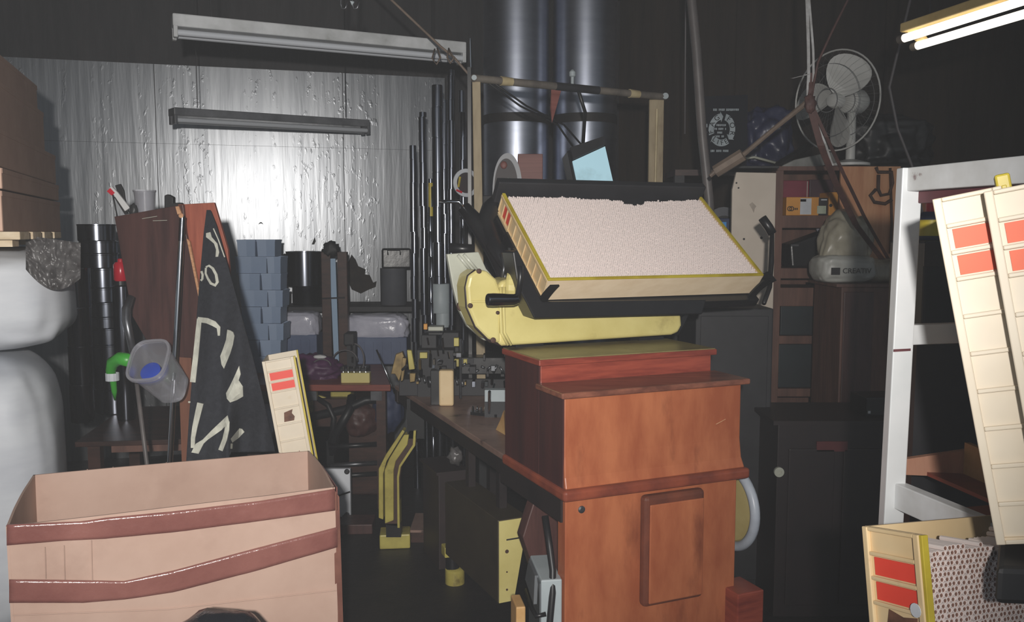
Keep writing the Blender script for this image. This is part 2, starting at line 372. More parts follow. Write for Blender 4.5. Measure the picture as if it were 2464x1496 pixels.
# ------------------------------------------------------------------ trays of cigarettes
def tray(name, label, M4, W=.82, L=.48, H=.088, skin='tray_cream', lab='label_red', ncell=7, group=None, stains=(), front='tray_front', notch=False):
    X = lambda x, y, z: M4 @ V((x, y, z))
    D = lambda x, y, z: M4.to_3x3() @ V((x, y, z))
    def lb(mb, x0, y0, z0, x1, y1, z1): return mb.obox(X(x0, y0, z0), D(x1 - x0, 0, 0), D(0, y1 - y0, 0), D(0, 0, z1 - z0))
    r = T(name, label, 'tray', X(0, 0, -H) if X(0, 0, -H).z < X(0, L, -H).z else X(0, L, -H), group)
    t = .009
    lb(MB(), t, t, -H, W - t, L, -H + .006).build('base_panel', skin, r)
    lb(MB(), 0, 0, -H, W, t, -.006).build('front_panel', front, r)
    for side in (0, 1):
        x0, x1 = (.004, t) if side == 0 else (W - t, W - .004)
        sp = lb(MB(), x0, t, -H, x1, L, -.006).build('side_panel', skin, r)
        fx0, fx1 = (-.003, .004) if side == 0 else (W - .004, W + .003)
        f = MB(); e = .011
        lb(f, fx0, 0, -H, fx1, L, -H + e); lb(f, fx0, 0, -.006 - e, fx1, L, -.006)
        ys = [(L - .0505 * 0 - .108 - .006) * k / ncell for k in range(ncell)] + [L - .006 - .036 * k for k in (3, 2, 1, 0)]
        for y_ in ys: lb(f, fx0 + .001, y_, -H + e, fx1 - .001, y_ + .006, -.006 - e)
        f.build('cell_frame', skin, sp, bevel=.0016)
        for k in (1, 2):
            y1 = ys[-1 - k]; y0 = ys[-2 - k] + .006
            lx = (.002, .0045) if side == 0 else (W - .0045, W - .002)
            lb(MB(), lx[0], y0 + .002, -H + e + .006, lx[1], y1 - .002, -.006 - e - .001).build('red_label', lab, sp)
        if side == 0:
            for k, pl in stains:
                y1 = ys[-1 - k]; y0 = ys[-2 - k] + .006
                MB().prism([X(.0035, y0 + (y1 - y0) * b_, -H + e + (H - 2 * e - .006) * a_) for a_, b_ in pl], D(-.001, 0, 0)).build('worn_patch', 'stain_brown', sp)
        lb(MB(), fx0 + .002 if side == 0 else x0, t, -.006, fx1 + .006 if side == 0 else fx1 - .002, L, 0).build('rim', 'rim_yellow', r, bevel=.001)
    lb(MB(), -.001, -.001, -.006, W + .001, t, 0).build('rim', 'rim_yellow', r, bevel=.001)
    return r
def frame4(o, w, a, n):
    w, a, n = V(w).normalized(), V(a).normalized(), V(n).normalized()
    m = Matrix.Identity(4)
    for i, c in enumerate((w, a, n)):
        for j in range(3): m[j][i] = c[j]
    for j in range(3): m[j][3] = o[j]
    return m
def cig_geo(pos, M4, r=.0038, h=.072, n=7, rec=.0014):
    vs = []; fs = []; mi = []
    cs = [(math.cos(2 * math.pi * k / n), math.sin(2 * math.pi * k / n)) for k in range(n)]
    for x, y, z in pos:
        b = len(vs); tx, ty = random.uniform(-.0004, .0004), random.uniform(-.0004, .0004)
        for rr, zz in ((r, z - h), (r, z), (r * .78, z), (r * .78, z - rec)):
            k2 = 1 if zz > z - .01 else 0
            vs += [M4 @ V((x + c * rr + tx * k2, y + s_ * rr + ty * k2, zz)) for c, s_ in cs]
        for lv in (0, 1, 2):
            for k in range(n):
                fs.append((b + lv * n + k, b + lv * n + (k + 1) % n, b + lv * n + n + (k + 1) % n, b + lv * n + n + k)); mi.append(0)
        fs.append(tuple(range(b + 3 * n, b + 4 * n))); mi.append(1)
    mb = MB(); mb.v = vs; mb.f = [list(f) for f in fs]; mb.m = mi
    return mb
def hexpack(x0, x1, y0, y1f, sp=.0079, jz=.0012, z=-.007):
    out = []; row = 0; y = y0
    while y < .6:
        x = x0 + (sp / 2 if row % 2 else 0)
        while x < x1:
            if y < y1f(x): out.append((x + random.uniform(-.0004, .0004), y + random.uniform(-.0003, .0003), z + random.uniform(-jz, jz) + (random.random() < .03) * .002))
            x += sp
        y += sp * .872; row += 1
    return out

# ------------------------------------------------------------------ the cigarette machine: cabinet, yellow arm, carrier, tray
CA = V((.149, 2.45, 0)); CU, CV = uv(23)
def C(u, v, z): return CA + CU * u + CV * v + UZ * z
cab = T('machine_cabinet', 'tall polished orange-brown wooden machine cabinet with stepped top under the yellow arm', 'cabinet', C(.3, .2, 0))
b = MB()                                            # flared body
def ring(z, du, dv0, dv1): return [C(0, -dv0, z), C(.615 + du, -dv0, z), C(.615 + du, dv1, z), C(0, dv1, z)]
lv = [ring(.767, .012, .012, .43), ring(.80, .004, .004, .43), ring(.86, 0, 0, .43), ring(1.032, 0, 0, .43)]
for k in range(len(lv)): b.add(lv[k], [])
for k in range(len(lv) - 1):
    for i in range(4): b.f.append([k * 4 + i, k * 4 + (i + 1) % 4, k * 4 + 4 + (i + 1) % 4, k * 4 + 4 + i]); b.m.append(0)
b.f += [[3, 2, 1, 0], [12, 13, 14, 15]]; b.m += [0, 0]
b.build('upper_body', 'cabinet_wood', cab, bevel=.004)
MB().obox(C(-.004, .002, .768), CU * .005, CV * .16, UZ * .262).build('side_panel', 'cabinet_side_shade', cab)  # left side sheets in the shade-darkened wood colour
MB().obox(C(-.0045, .165, .768), CU * .005, CV * .264, UZ * .334).build('side_panel', 'cabinet_side_shade', cab)
MB().obox(C(0, .16, 1.03), CU * .615, CV * .27, UZ * .073).build('riser', 'cabinet_red', cab, bevel=.002)
MB().obox(C(-.018, -.022, 1.032), CU * .652, CV * .185, UZ * .018).build('ledge', 'ledge_wood', cab, bevel=.005, seg=3)
MB().obox(C(-.012, .145, 1.103), CU * .64, CV * .295, UZ * .019).build('top_edge', 'cabinet_red', cab, bevel=.003)
MB().obox(C(-.008, .15, 1.1215), CU * .632, CV * .286, UZ * .003).build('top_plate', 'top_plate', cab)
MB().obox(C(-.014, -.03, .735), CU * .65, CV * .468, UZ * .034).build('moulding', 'moulding_wood', cab, bevel=.010, seg=3)
MB().obox(C(.003, -.004, 0), CU * .60, CV * .05, UZ * .736).build('lower_body', 'cabinet_wood', cab, bevel=.003)
b = MB(); b.prism([C(.247, -.006, .385), C(.461, -.006, .385), C(.461, -.006, .726), C(.247, -.006, .726)], CV * -.034)
MB().obox(C(.565, .03, 0), CU * .038, CV * .38, UZ * .736).build('lower_side', 'cabinet_wood', cab)
dr = b.build('raised_panel', 'frame_wood', cab, bevel=.014, seg=3)
MB().prism([C(.262, -.0405, .398), C(.452, -.0405, .398), C(.452, -.0405, .700), C(.262, -.0405, .700)], CV * -.006).build('panel_face', 'cabinet_wood', dr, bevel=.003)
sw = MB().lathe([(.011, 0), (.011, .003), (.006, .005)], C(.055, -.0035, .702), -CV, 14).build('screw', 'steel_dull', cab)
b = MB(); b.tube([C(.52, -.0035, .912), C(.555, -.0035, .925)], .0015, 5); b.build('scratch_mark', 'ply_edge', cab)

arm = T('cigarette_machine', 'pale yellow machine arm with rounded gearbox and black tray carrier on the wooden cabinet', 'machine', C(.3, .46, 1.124))
PA = (C(0, .375, 0), -CV)
def pa(pts, pl): return [onp(x, y, pl) for x, y in pts]
b = MB(); b.prism(pa([(1208, 833), (1198, 828), (1196, 700), (1206, 676), (1236, 668), (1258, 690), (1292, 762), (1640, 755), (1642, 783), (1634, 800), (1618, 806)], PA), CV * .12)
ab = b.build('arm_body', 'machine_yellow', arm, bevel=.012, seg=3)
b = MB(); b.prism(pa([(1122, 690), (1128, 662), (1146, 650), (1172, 650), (1196, 672), (1206, 700), (1206, 828), (1176, 816), (1146, 786), (1126, 740)], (C(0, .372, 0), -CV)), CV * .10)
gb = b.build('gearbox', 'machine_yellow', arm, bevel=.012, seg=3)
b = MB(); b.prism(pa([(1132, 722), (1196, 722), (1196, 728), (1133, 728)], (C(0, .3725, 0), -CV)), CV * -.004); b.build('seam_rib', 'machine_yellow', gb, bevel=.002)
for x, y, r in ((1131, 735, .008), (1186, 818, .009), (1197, 752, .006), (1152, 652, .008)):
    MB().lathe([(r, 0), (r, .005), (r * .5, .007)], onp(x, y, (C(0, .371, 0), -CV)), -CV, 12).build('bolt', 'rust', gb)
b = MB()
for k, w in ((0, 0), (1, 8)):
    b.tube(pa([(1205 + w, 690), (1204 + w, 740), (1206 + w, 800), (1222 + w, 830)], (C(0, .371, 0), -CV)), .005, 6)
b.build('flange_rib', 'machine_yellow', gb, smooth=2)
b = MB(); b.prism(pa([(1076, 611), (1152, 606), (1170, 646), (1182, 660), (1200, 690), (1200, 828), (1164, 818), (1126, 786), (1104, 744), (1090, 690)], (C(0, .49, 0), -CV)), CV * .02)
b.build('back_plate', 'grey_plate', arm, bevel=.003)
b = MB(); b.tube(pa([(1102, 614), (1132, 650)], (C(0, .485, 0), -CV)), .006, 6); b.tube(pa([(1116, 612), (1150, 652)], (C(0, .485, 0), -CV)), .006, 6)
b.build('plate_rib', 'grey_plate', arm, smooth=2)
MB().lathe([(.017, 0), (.017, .012), (.008, .014)], onp(1110, 736, (C(0, .489, 0), -CV)), -CV, 14).build('bolt', 'rust', arm)
b = MB(); b.tube(pa([(1144, 650), (1126, 664), (1120, 692), (1123, 738), (1144, 786), (1175, 817), (1206, 831)], (C(0, .385, 0), -CV)), .005, 6); b.build('gasket_edge', 'case_dark', arm, smooth=2)
b = MB(); b.obox(C(.03, .42, 1.105), CU * .1, CV * .06, UZ * .03); b.obox(C(.5, .42, 1.105), CU * .1, CV * .06, UZ * .03); b.build('foot', 'black_paint', arm)
MB().lathe([(.05, 0), (.055, .01), (.055, .03), (.035, .035)], onp(1222, 690, (C(0, .36, 0), -CV)), (CU - CV * .6).normalized(), 20).build('hub_cap', 'machine_yellow', arm, bevel=.003)
# crank lever
PLV = (C(0, .25, 0), -CV)
lv_ = MB().tube(pa([(1252, 640), (1252, 668), (1246, 712)], PLV), .009, 8).build('crank_arm', 'black_paint', arm, smooth=2)
MB().tube(pa([(1246, 718), (1236, 721), (1186, 721), (1172, 721)], PLV), [.016, .018, .020, .019], 14).build('crank_handle', 'black_gloss', lv_, smooth=True, bevel=.003)
# carrier
TT = math.radians(37)
ta = CV * math.cos(TT) + UZ * math.sin(TT); tn = UZ * math.cos(TT) - CV * math.sin(TT)
T0 = P(1320, 672, 2.72)
MT = frame4(T0, CU, ta, tn)
def TX(x, y, z): return MT @ V((x, y, z))
def tbx(mb, x0, y0, z0, x1, y1, z1): return mb.obox(TX(x0, y0, z0), CU * (x1 - x0), ta * (y1 - y0), tn * (z1 - z0))
b = MB(); tbx(b, -.012, -.03, -.122, .84, .50, -.0895); b.build('carrier_bed', 'black_paint', arm, bevel=.004)
b = MB(); tbx(b, -.016, .485, -.09, .846, .515, .034); b.build('carrier_back', 'black_matte', arm, bevel=.004)
b = MB(); tbx(b, -.022, -.012, -.125, -.010, .33, -.062); b.build('carrier_cheek', 'black_paint', arm, bevel=.003)
b = MB(); tbx(b, -.006, -.036, -.094, .79, -.018, -.084); b.build('front_lip', 'black_paint', arm)
for x in (-.02, .80):
    b = MB(); b.grid(lambda s, t, x=x: TX(x + .030 * s + .022 * t * t, -.004 - .012 * t, -.108 + .100 * t), 2, 8, -ta * .007); b.build('tray_clip', 'black_paint', arm, smooth=True)
b = MB(); b.prism(pa([(1234, 606), (1246, 602), (1304, 726), (1700, 720), (1690, 756), (1640, 757), (1286, 766), (1268, 730), (1246, 690)], (C(0, .272, 0), -CV)), CV * .09); b.build('carrier_mount', 'black_paint', arm, bevel=.004)
# black swing arms at the left of the carrier
b = MB()
b.tube([P(1115, 500, 3.12), P(1150, 540, 3.10), P(1190, 600, 3.04), P(1212, 650, 2.98), P(1216, 676, 2.94)], [.026, .032, .034, .030, .022], 10)
b.tube([P(1200, 470, 3.14), P(1182, 500, 3.12), P(1168, 540, 3.10), P(1190, 590, 3.04), P(1226, 650, 2.92)], [.016, .034, .036, .034, .02], 10)
b.build('swing_arm', 'black_paint', arm, smooth=2)
MB().tube([P(1142, 600, 3.14), P(1080, 596, 3.14)], .018, 8).build('swing_shaft', 'black_paint', arm, smooth=2); MB().tube([P(1238, 600, 2.86), P(1216, 640, 2.88)], .008, 6).build('swing_shaft', 'black_paint', arm, smooth=2)
b = MB(); b.tube([P(1056, 485, 3.1), P(1105, 485, 3.1), P(1116, 500, 3.1)], .007, 8); b.tube([P(1108, 500, 3.1), P(1130, 520, 3.1)], .005, 6); b.build('side_rod', 'chrome', arm, smooth=2)
b = MB(); b.tube([P(1206, 610, 2.9), P(1214, 640, 2.86), P(1208, 672, 2.86)], .006, 6); b.tube([P(1226, 596, 2.84), P(1222, 640, 2.84)], .005, 6); b.build('linkage', 'steel_dull', arm, smooth=2)
b = MB(); b.tube([P(1834, 524, 3.22), P(1850, 546, 3.22), P(1859, 562, 3.22)], .016, 8); b.tube([P(1858, 560, 3.22), P(1856, 630, 3.22), P(1852, 690, 3.16), P(1838, 730, 3.08)], [.008, .010, .009, .008], 8)
b.build('release_lever', 'black_paint', arm, smooth=2)
b = MB(); b.grid(lambda s, t: TX(.83 + .012 * s + .055 * t * t, -.005, -.10 + .075 * t), 1, 6, ta * .05); b.build('end_stop', 'black_paint', arm, smooth=True)
b = MB(); b.prism(pa([(1640, 765), (1664, 738), (1650, 772), (1632, 806)], (C(0, .42, 0), -CV)), CV * .03); b.build('tail_bracket', 'black_paint', arm)

mt = tray('cigarette_tray', 'cream cigarette tray with yellow rims, tilted full on the black machine carrier', MT, W=.83, L=.47, H=.085, skin='tray_tan', lab='label_red')
def topline(x): return .452 + .010 * math.sin(x * 9) + .008 * noise.noise(V((x * 14, 0, 3))) + .004 * noise.noise(V((x * 60, 0, 9))) - (.02 if .47 < x < .56 else 0)
cg = cig_geo(hexpack(.014, .816, .015, topline, jz=.0018), MT, n=6, r=.0036, rec=.003)
o = tag(cg.build('cigarettes', ['cig_paper', 'cig_end']), 'thousands of pale cigarette ends packed in the tilted machine tray', 'cigarettes'); o['kind'] = 'stuff'

hw = T('handwheel', 'cream machine handwheel with a worn pale blue rim beside the cabinet', 'wheel', C(.76, .2, .41))
wc = C(.745, .215, .562)
MB().lathe([(.02, -.004), (.115, -.002), (.122, .008), (.115, .016), (.03, .028), (.02, .028)], wc, CU, 40).build('disc', 'wheel_cream', hw, smooth=True)
b = MB(); n = 48; cs = []
b.tube([wc + (CV * math.cos(2 * math.pi * k / n) + UZ * math.sin(2 * math.pi * k / n)) * .136 for k in range(n + 1)], .017, 10); b.build('rim', 'wheel_rim', hw, smooth=2)
b = MB(); b.tube([wc - CU * .15, wc + CU * .04], .018, 12); b.build('axle', 'steel_dull', hw, smooth=True)

tag(MB().box(Zp(1802, 1440, .36) * 1.0 - UZ * .36 + CV * .05, (.10, .12, .385), 23).build('wooden_block', 'cabinet_red', bevel=.004), 'reddish wooden block standing on floor right of the machine cabinet', 'block')
# ------------------------------------------------------------------ big cardboard box in front
zt = .76
FL, FR, BR, BL = Zp(14, 1266, zt), Zp(806, 1172, zt), Zp(744, 1084, zt), Zp(80, 1142, zt)
cb = T('cardboard_box', 'large open cardboard box with two strips of brown tape in the foreground', 'box', (FL + FR + BR + BL) / 4 - UZ * zt)
up = (FR - FL).normalized(); vp = V((-up.y, up.x, 0))
def down(p): return V((p.x, p.y, 0))
cc = (FL + FR + BR + BL) / 4
def inw(p, t=.008):
    d = (cc - p); d.z = 0; return p + d.normalized() * t
def wall(a, c, name, m='cardboard'):
    n = V((-(c - a).y, (c - a).x, 0)).normalized()
    if n.dot(cc - a) < 0: n = -n
    def fn(s, t):
        p = a.lerp(c, s); z = zt * (1 - t)
        bow = .006 * math.sin(math.pi * s) * (1 - t) + .003 * noise.noise(p * 6 + V((0, 0, z * 5)))
        return V((p.x, p.y, z)) - n * bow
    return MB().grid(fn, 24, 16, n * .006).build(name, m, cb)
wf = wall(FL, FR, 'front_panel'); wk = wall(BR, BL, 'back_panel'); wall(FR, BR, 'side_panel'); wall(BL, FL, 'side_panel')
MB().prism([down(inw(p, .01)) + UZ * .004 for p in (FL, FR, BR, BL)], UZ * .006).build('bottom_panel', 'cardboard', cb)
PF = (FL - vp * .0085, -vp)
def band(pts_top, pts_bot, name):
    n = 40
    def ev(pts, s):
        x = pts[0][0] + (pts[-1][0] - pts[0][0]) * s
        for (x0, y0), (x1, y1) in zip(pts, pts[1:]):
            if x <= x1: return (x, y0 + (y1 - y0) * (x - x0) / (x1 - x0))
        return pts[-1]
    def fn(s, t):
        a, c = ev(pts_top, s), ev(pts_bot, s); q = onp(a[0] + (c[0] - a[0]) * t, a[1] + (c[1] - a[1]) * t, PF)
        return q - vp * (.0022 * abs(noise.noise(q * 22)))
    return MB().grid(fn, n, 6, vp * .003).build(name, 'tape', wf, smooth=2)
band([(16, 1262), (200, 1254), (250, 1246), (420, 1230), (620, 1206), (806, 1176)], [(16, 1312), (160, 1300), (250, 1296), (420, 1280), (620, 1254), (806, 1228)], 'tape_strip')
band([(22, 1394), (200, 1396), (300, 1398), (420, 1372), (620, 1318), (812, 1268)], [(22, 1450), (200, 1450), (300, 1442), (420, 1424), (620, 1372), (812, 1316)], 'tape_strip')
b = MB()
for x, y0, y1 in ((168, 1316, 1392), (214, 1312, 1394), (280, 1300, 1396)): b.tube([onp(x - 60 + 0, y0, PF), onp(x - 58, y1, PF)], .0014, 5)
b.tube([onp(30, 1480, PF), onp(400, 1466, PF), (onp(810, 1420, PF))], .0016, 5)
b.build('crease', 'cardboard', wf)
PB = ((BL + vp * -.004), -vp)
b = MB()
for x in (210, 272, 400, 672, 720): b.tube([onp(x, 1140 - (x - 80) * .088, PB), onp(x + 4, 1250 - (x - 80) * .1, PB)], .0014, 5)
b.build('crease', 'cardboard', wk)
b = MB(); b.prism([FR + UZ * 0 - up * .006, FR + up * .012 - UZ * .03, down(FR) + up * .022, down(FR) - up * .004], vp * .012); b.build('corner_tape', 'corner_tape', cb)
b = MB()
b.prism([FR + up * .004 + UZ * .0, FR + up * .004 - UZ * .07, BR.lerp(FR, .45) + up * .006 - UZ * .07, BR.lerp(FR, .45) + up * .006], up * .003); b.build('tape_end', 'tape', cb)
# black rubbish bag right in front
tag(MB().lump(V((-.72, 2.04, .26)), (.15, .09, .315), .06, 2.0, 3, 4, flat=-.26, power=.6).build('bin_bag', 'black_bag', smooth=2), 'glossy black bin bag at the lower edge in front of the cardboard box', 'bag')

# ------------------------------------------------------------------ wrapped bales and carton stack at far left
def bale(name, label, c, rad, z0, z1, seed, m, power=.45):
    tag(MB().lump(V((c[0], c[1], (z0 + z1) / 2)), (rad[0], rad[1], (z1 - z0) / 2), .035, 1.8, seed, 5, deg=22, power=power).build(name, m, smooth=2), label, 'bale')
bale('wrapped_bale', 'lower white wrapped bale standing on floor behind the cardboard box', (-2.20, 3.24), (.45, .36), .0, 1.052, 2, 'bale_white')
bale('wrapped_bale', 'upper white wrapped bale directly under the brown carton stack', (-2.16, 3.26), (.46, .38), 1.066, 1.45, 5, 'bale_white')
fm = MB()
def filmf(s, t):
    x = 62 + 132 * s; y0 = 566 + 18 * s; y1 = 648 + 60 * math.sin(s * 2.6) * (1 - .3 * s); y = y0 + (y1 - y0) * t
    return P(x, y, 3.02 + .10 * s - .03 * t + .03 * noise.noise(V((s * 7, t * 5, 4))) + .012 * noise.noise(V((s * 22, t * 16, 2))))
tag(fm.grid(filmf, 40, 30, None).build('stretch_film', 'film', smooth=2), 'loose crinkled stretch film hanging off the upper white bale', 'film')
CW, CVv = uv(19); c0 = V((-1.625, 2.80, 0))
pl = T('wooden_pallet', 'pale wooden pallet boards under the brown cartons at the left edge', 'pallet', c0 + UZ * 1.47)
for k in range(4):
    MB().obox(c0 - CW * .72 + CVv * (.0 + .22 * k - .02) + UZ * 1.478, CW * .77, CVv * .16, UZ * .026).build('deck_board', 'pallet_wood', pl, bevel=.003)
MB().obox(c0 - CW * .7 + CVv * .02 + UZ * 1.455, CW * .72, CVv * .10, UZ * .024).build('bearer', 'pallet_wood', pl)
MB().obox(c0 - CW * .7 + CVv * .6 + UZ * 1.455, CW * .72, CVv * .10, UZ * .024).build('bearer', 'pallet_wood', pl)
HS = [(1.504, .135, .000, 1.14), (1.639, .072, .004, 1.10), (1.711, .128, -.004, 1.10), (1.839, .165, -.02, .96), (2.004, .10, -.03, .90)]
nm = ['lowest', 'second from the bottom', 'middle', 'fourth from the bottom', 'topmost']
for k, (z, h, off, ln) in enumerate(HS):
    ct = T('flat_carton', 'brown carton, %s of the stack at far left' % nm[k], 'carton', c0 + UZ * z, 'stacked brown cartons')
    o = c0 + CW * (off - .55) + UZ * z
    MB().obox(o, CW * .55, CVv * ln, UZ * (h - .004)).build('body', 'carton', ct, bevel=.004)
    MB().obox(o - CVv * .002 + UZ * .003, CW * .548, CVv * .002, UZ * (h - .010)).build('lit_front', 'carton_lit', ct)  # thin front sheet in the painted lit tone
    MB().obox(o + CW * .549 + UZ * (h - .022), CW * .003, CVv * ln, UZ * .016).build('lid_lip', 'carton', ct)

# ------------------------------------------------------------------ desk at left with black cans
dk = T('desk', 'low dark wooden desk behind the cardboard box under the black cans', 'desk', V((-1.75, 4.0, 0)))
MB().obox(Zp(180, 1076, .60) , V((.80, .10, 0)), V((-.12, .75, 0)), UZ * .022).build('desk_top', 'dark_wood', dk, bevel=.003)
d0 = Zp(180, 1076, .60)
for a, c in ((.08, .08), (.9, .08), (.08, .9), (.9, .9)):
    p = d0 + V((.80, .10, 0)) * a + V((-.12, .75, 0)) * c; MB().box((p.x, p.y, 0), (.05, .05, .60), 8).build('leg', 'dark_wood', dk)
MB().obox(d0 + V((.14, .03, -.03)), V((.62, .078, 0)), V((0, .018, 0)), UZ * .03).build('drawer_rail', 'shelf_wood', dk)
def can(z0, h, r, c, label, group):
    t = T('black_can', label, 'can', V((c[0], c[1], z0)), group)
    MB().lathe([(r * .96, 0), (r, .004), (r, h - .008), (r * 1.02, h - .006), (r * 1.02, h - .001), (r * .9, h)], (c[0], c[1], z0), n=28).build('body', 'black_gloss', t, smooth=True)
    return t
zs = [.622, .74, .855, .96, 1.04, 1.095, 1.165, 1.235, 1.33, 1.40, 1.46]; 
pc = P(230, 560, 4.25)
nn_ = len(zs)
ordn = ['bottom', 'second', 'third', 'fourth', 'fifth', 'sixth', 'seventh', 'eighth', 'ninth', 'tenth', 'top']
for k, z in enumerate(zs):
    h = (zs[k + 1] if k + 1 < nn_ else 1.542) - z
    can(z, h, .088 - .002 * (k % 3 == 1), (pc.x + .006 * (nn_ - k) * .9 + .004 * (k % 2), pc.y), 'glossy black can, %s from below in the tall left column on the desk' % ordn[k] if 0 < k < nn_ - 1 else 'glossy black can at the %s of the tall left column on the desk' % ordn[k], 'black cans on the desk')
pc2 = P(186, 700, 4.02)
for k, z in enumerate((.622, .80, .98, 1.16)):
    can(z, .18, .052, (pc2.x + .002 * k, pc2.y), 'slim black can, %s of four stacked left of the tall can column' % ('lowest', 'second', 'third', 'topmost')[k], 'slim black cans')
pc3 = P(292, 700, 4.06)
t3 = T('black_canister', 'tall narrow black canister under the small red bottle', 'canister', V((pc3.x, pc3.y, .622)))
MB().lathe([(.038, 0), (.04, .01), (.04, .63), (.03, .636)], (pc3.x, pc3.y, .622), n=20).build('body', 'black_gloss', t3, smooth=True)
MB().lathe([(.03, .636), (.03, .655)], (pc3.x, pc3.y, .622), n=20).build('lid', 'black_paint', t3)
rb = T('red_bottle', 'small bright red plastic bottle on the narrow black canister', 'bottle', V((pc3.x, pc3.y, 1.277)))
MB().lathe([(.026, 0), (.031, .006), (.031, .075), (.022, .088)], (pc3.x, pc3.y, 1.277), n=18).build('body', 'red_plastic', rb, smooth=True)
MB().lathe([(.012, .088), (.012, .10), (.008, .104)], (pc3.x, pc3.y, 1.277), n=12).build('cap', 'red_plastic', rb)

# ------------------------------------------------------------------ brown board box on a post
bx = T('board_hopper', 'tall brown and orange wooden chute of slanted boards left of the black banner', 'chute', P(440, 1000, 3.32) * 1.0 - UZ * P(440, 1000, 3.32).z)
PLb = vplane(430, 500, 3.32, -6)
def pb(pts, pl=PLb): return [onp(x, y, pl) for x, y in pts]
MB().prism(pb([(275, 521), (440, 492), (447, 560), (484, 730), (484, 862), (400, 858), (372, 852), (318, 760), (296, 640)]), V((0, .02, 0))).build('front_board', 'brown_board', bx, bevel=.002)
PLc = vplane(430, 500, 3.345, -4)
MB().prism([onp(x, y, PLc) for x, y in [(428, 492), (515, 487), (548, 600), (566, 860), (484, 868), (440, 700)]], V((0, .02, 0))).build('side_board', 'orange_board', bx, bevel=.002)
MB().prism(pb([(449, 574), (456, 580), (483, 716), (478, 718)], vplane(430, 500, 3.312, -6)), V((0, .012, 0))).build('ply_edge', 'ply_edge', bx)
MB().prism(pb([(422, 497), (430, 496), (436, 512), (427, 516)], vplane(430, 500, 3.312, -6)), V((0, .012, 0))).build('ply_edge', 'ply_edge', bx)
q0 = onp(442, 858, PLb)
MB().obox(V((q0.x - .022, q0.y + .002, 0)), V((.05, 0, 0)), V((0, .03, 0)), UZ * (q0.z + .1)).build('post', 'post_brown', bx)
tp = onp(440, 492, PLb); tl = onp(275, 521, PLb)
MB().obox(V((tl.x + .01, tl.y + .02, tl.z - .045)), V((.27, -.01, 0.035)), V((0, .14, 0)), UZ * .01).build('top_shelf', 'brown_board', bx)
b = MB(); b.tube(pb([(342, 526), (378, 520)], vplane(430, 500, 3.317, -6)), .0012, 5); b.tube(pb([(368, 531), (402, 530)], vplane(430, 500, 3.317, -6)), .0012, 5); b.build('scratch_mark', 'grey_plate', bx)
Yq = 3.43
br = T('paint_brush', 'red and white handled paint brush standing on the brown chute', 'brush', P(305, 512, Yq))
MB().prism([P(x, y, Yq) for x, y in [(262, 452), (274, 470), (300, 508), (312, 500), (282, 462), (268, 448)]], V((0, .012, 0))).build('handle', 'white_plain', br, bevel=.002)
MB().prism([P(x, y, Yq - .002) for x, y in [(257, 460), (265, 452), (276, 464), (268, 470)]], V((0, .014, 0))).build('tip', 'red_plastic', br)
b2 = T('black_brush', 'dark flat brush leaning behind the red and white one', 'brush', P(306, 510, Yq + .03))
MB().prism([P(x, y, Yq + .03) for x, y in [(276, 446), (289, 442), (297, 458), (300, 478), (309, 510), (302, 510), (288, 478)]], V((0, .012, 0))).build('handle', 'plain_black', b2, bevel=.002)
MB().prism([P(x, y, Yq + .028) for x, y in [(274, 474), (280, 472), (308, 514), (300, 516)]], V((0, .01, 0))).build('bristles', 'plain_black', b2)
b = MB(); b.tube([P(272, 470, Yq), P(277, 495, Yq), P(284, 532, Yq)], .003, 6); tag(b.build('thin_rod', 'plain_black', smooth=2), 'thin black rod standing left of the brushes', 'rod')
cu_ = P(350, 514, 3.46)
cp = T('plastic_cup', 'translucent white plastic cup on top of the brown chute', 'cup', cu_)
MB().lathe([(.034, -.01), (.041, .085), (.043, .088), (.038, .088), (.032, 0)], cu_, n=20).build('body', 'clear_plastic', cp, smooth=True)
MB().lathe([(.043, .084), (.044, .092), (.040, .092)], cu_, n=20, capa=False, capb=False).build('rim', 'clear_plastic', cp)
lm = P(322, 516, 3.42)
tag(MB().lump(lm + UZ * .015, (.016, .014, .028), .3, 3, 4, 3).build('rag', 'tarp_dark', smooth=2), 'small crumpled dark rag between brushes and plastic cup', 'rag')
hm = T('black_tool', 'black L shaped clamp hooked over the top of the brown chute', 'tool', P(415, 500, 3.36))
MB().prism([P(x, y, 3.37) for x, y in [(395, 470), (403, 467), (416, 474), (416, 488), (434, 487), (440, 494), (438, 500), (395, 506)]], V((0, .03, 0))).build('body', 'plain_black', hm, bevel=.003)
MB().prism([P(x, y, 3.365) for x, y in [(436, 514), (446, 512), (450, 530), (446, 582), (434, 582)]], V((0, .02, 0))).build('jaw', 'plain_black', hm, bevel=.003)

po = T('chrome_pole', 'long shiny chrome pole leaning in front of the brown chute', 'pole', V((P(404, 1105, 3.2).x - .03, 3.2, 0)))
p1, p2 = P(439, 520, 3.22), P(409, 1105, 3.2); ex = p2 + (p2 - p1) * ((0 - p2.z) / (p2.z - p1.z)) * -1
ex = p1 + (p2 - p1) * (p1.z / (p1.z - p2.z))
MB().tube([p1.lerp(p2, .1), p2, ex], .0105, 12).build('tube', 'chrome', po, smooth=True)
MB().tube([p1, p1.lerp(p2, .1)], .011, 12).build('grip', 'black_gloss', po, smooth=True)
MB().lathe([(.008, 0), (.009, .004), (.004, .006)], p1 + V((0, -.010, .002)), V((0, -1, 0)), 12).build('screw', 'ply_edge', po)
gp = T('bent_grey_pole', 'bent grey pole with a wide curved top left of the chrome pole', 'pole', V((P(356, 1110, 3.1).x, 3.1, 0)))
a1 = [P(316, 712, 3.22), P(304, 742, 3.2), (P(304, 770, 3.18)), P(320, 850, 3.16), P(352, 1105, 3.12)]
e2 = a1[-1] + (a1[-1] - a1[-2]) * (a1[-1].z / (a1[-2].z - a1[-1].z))
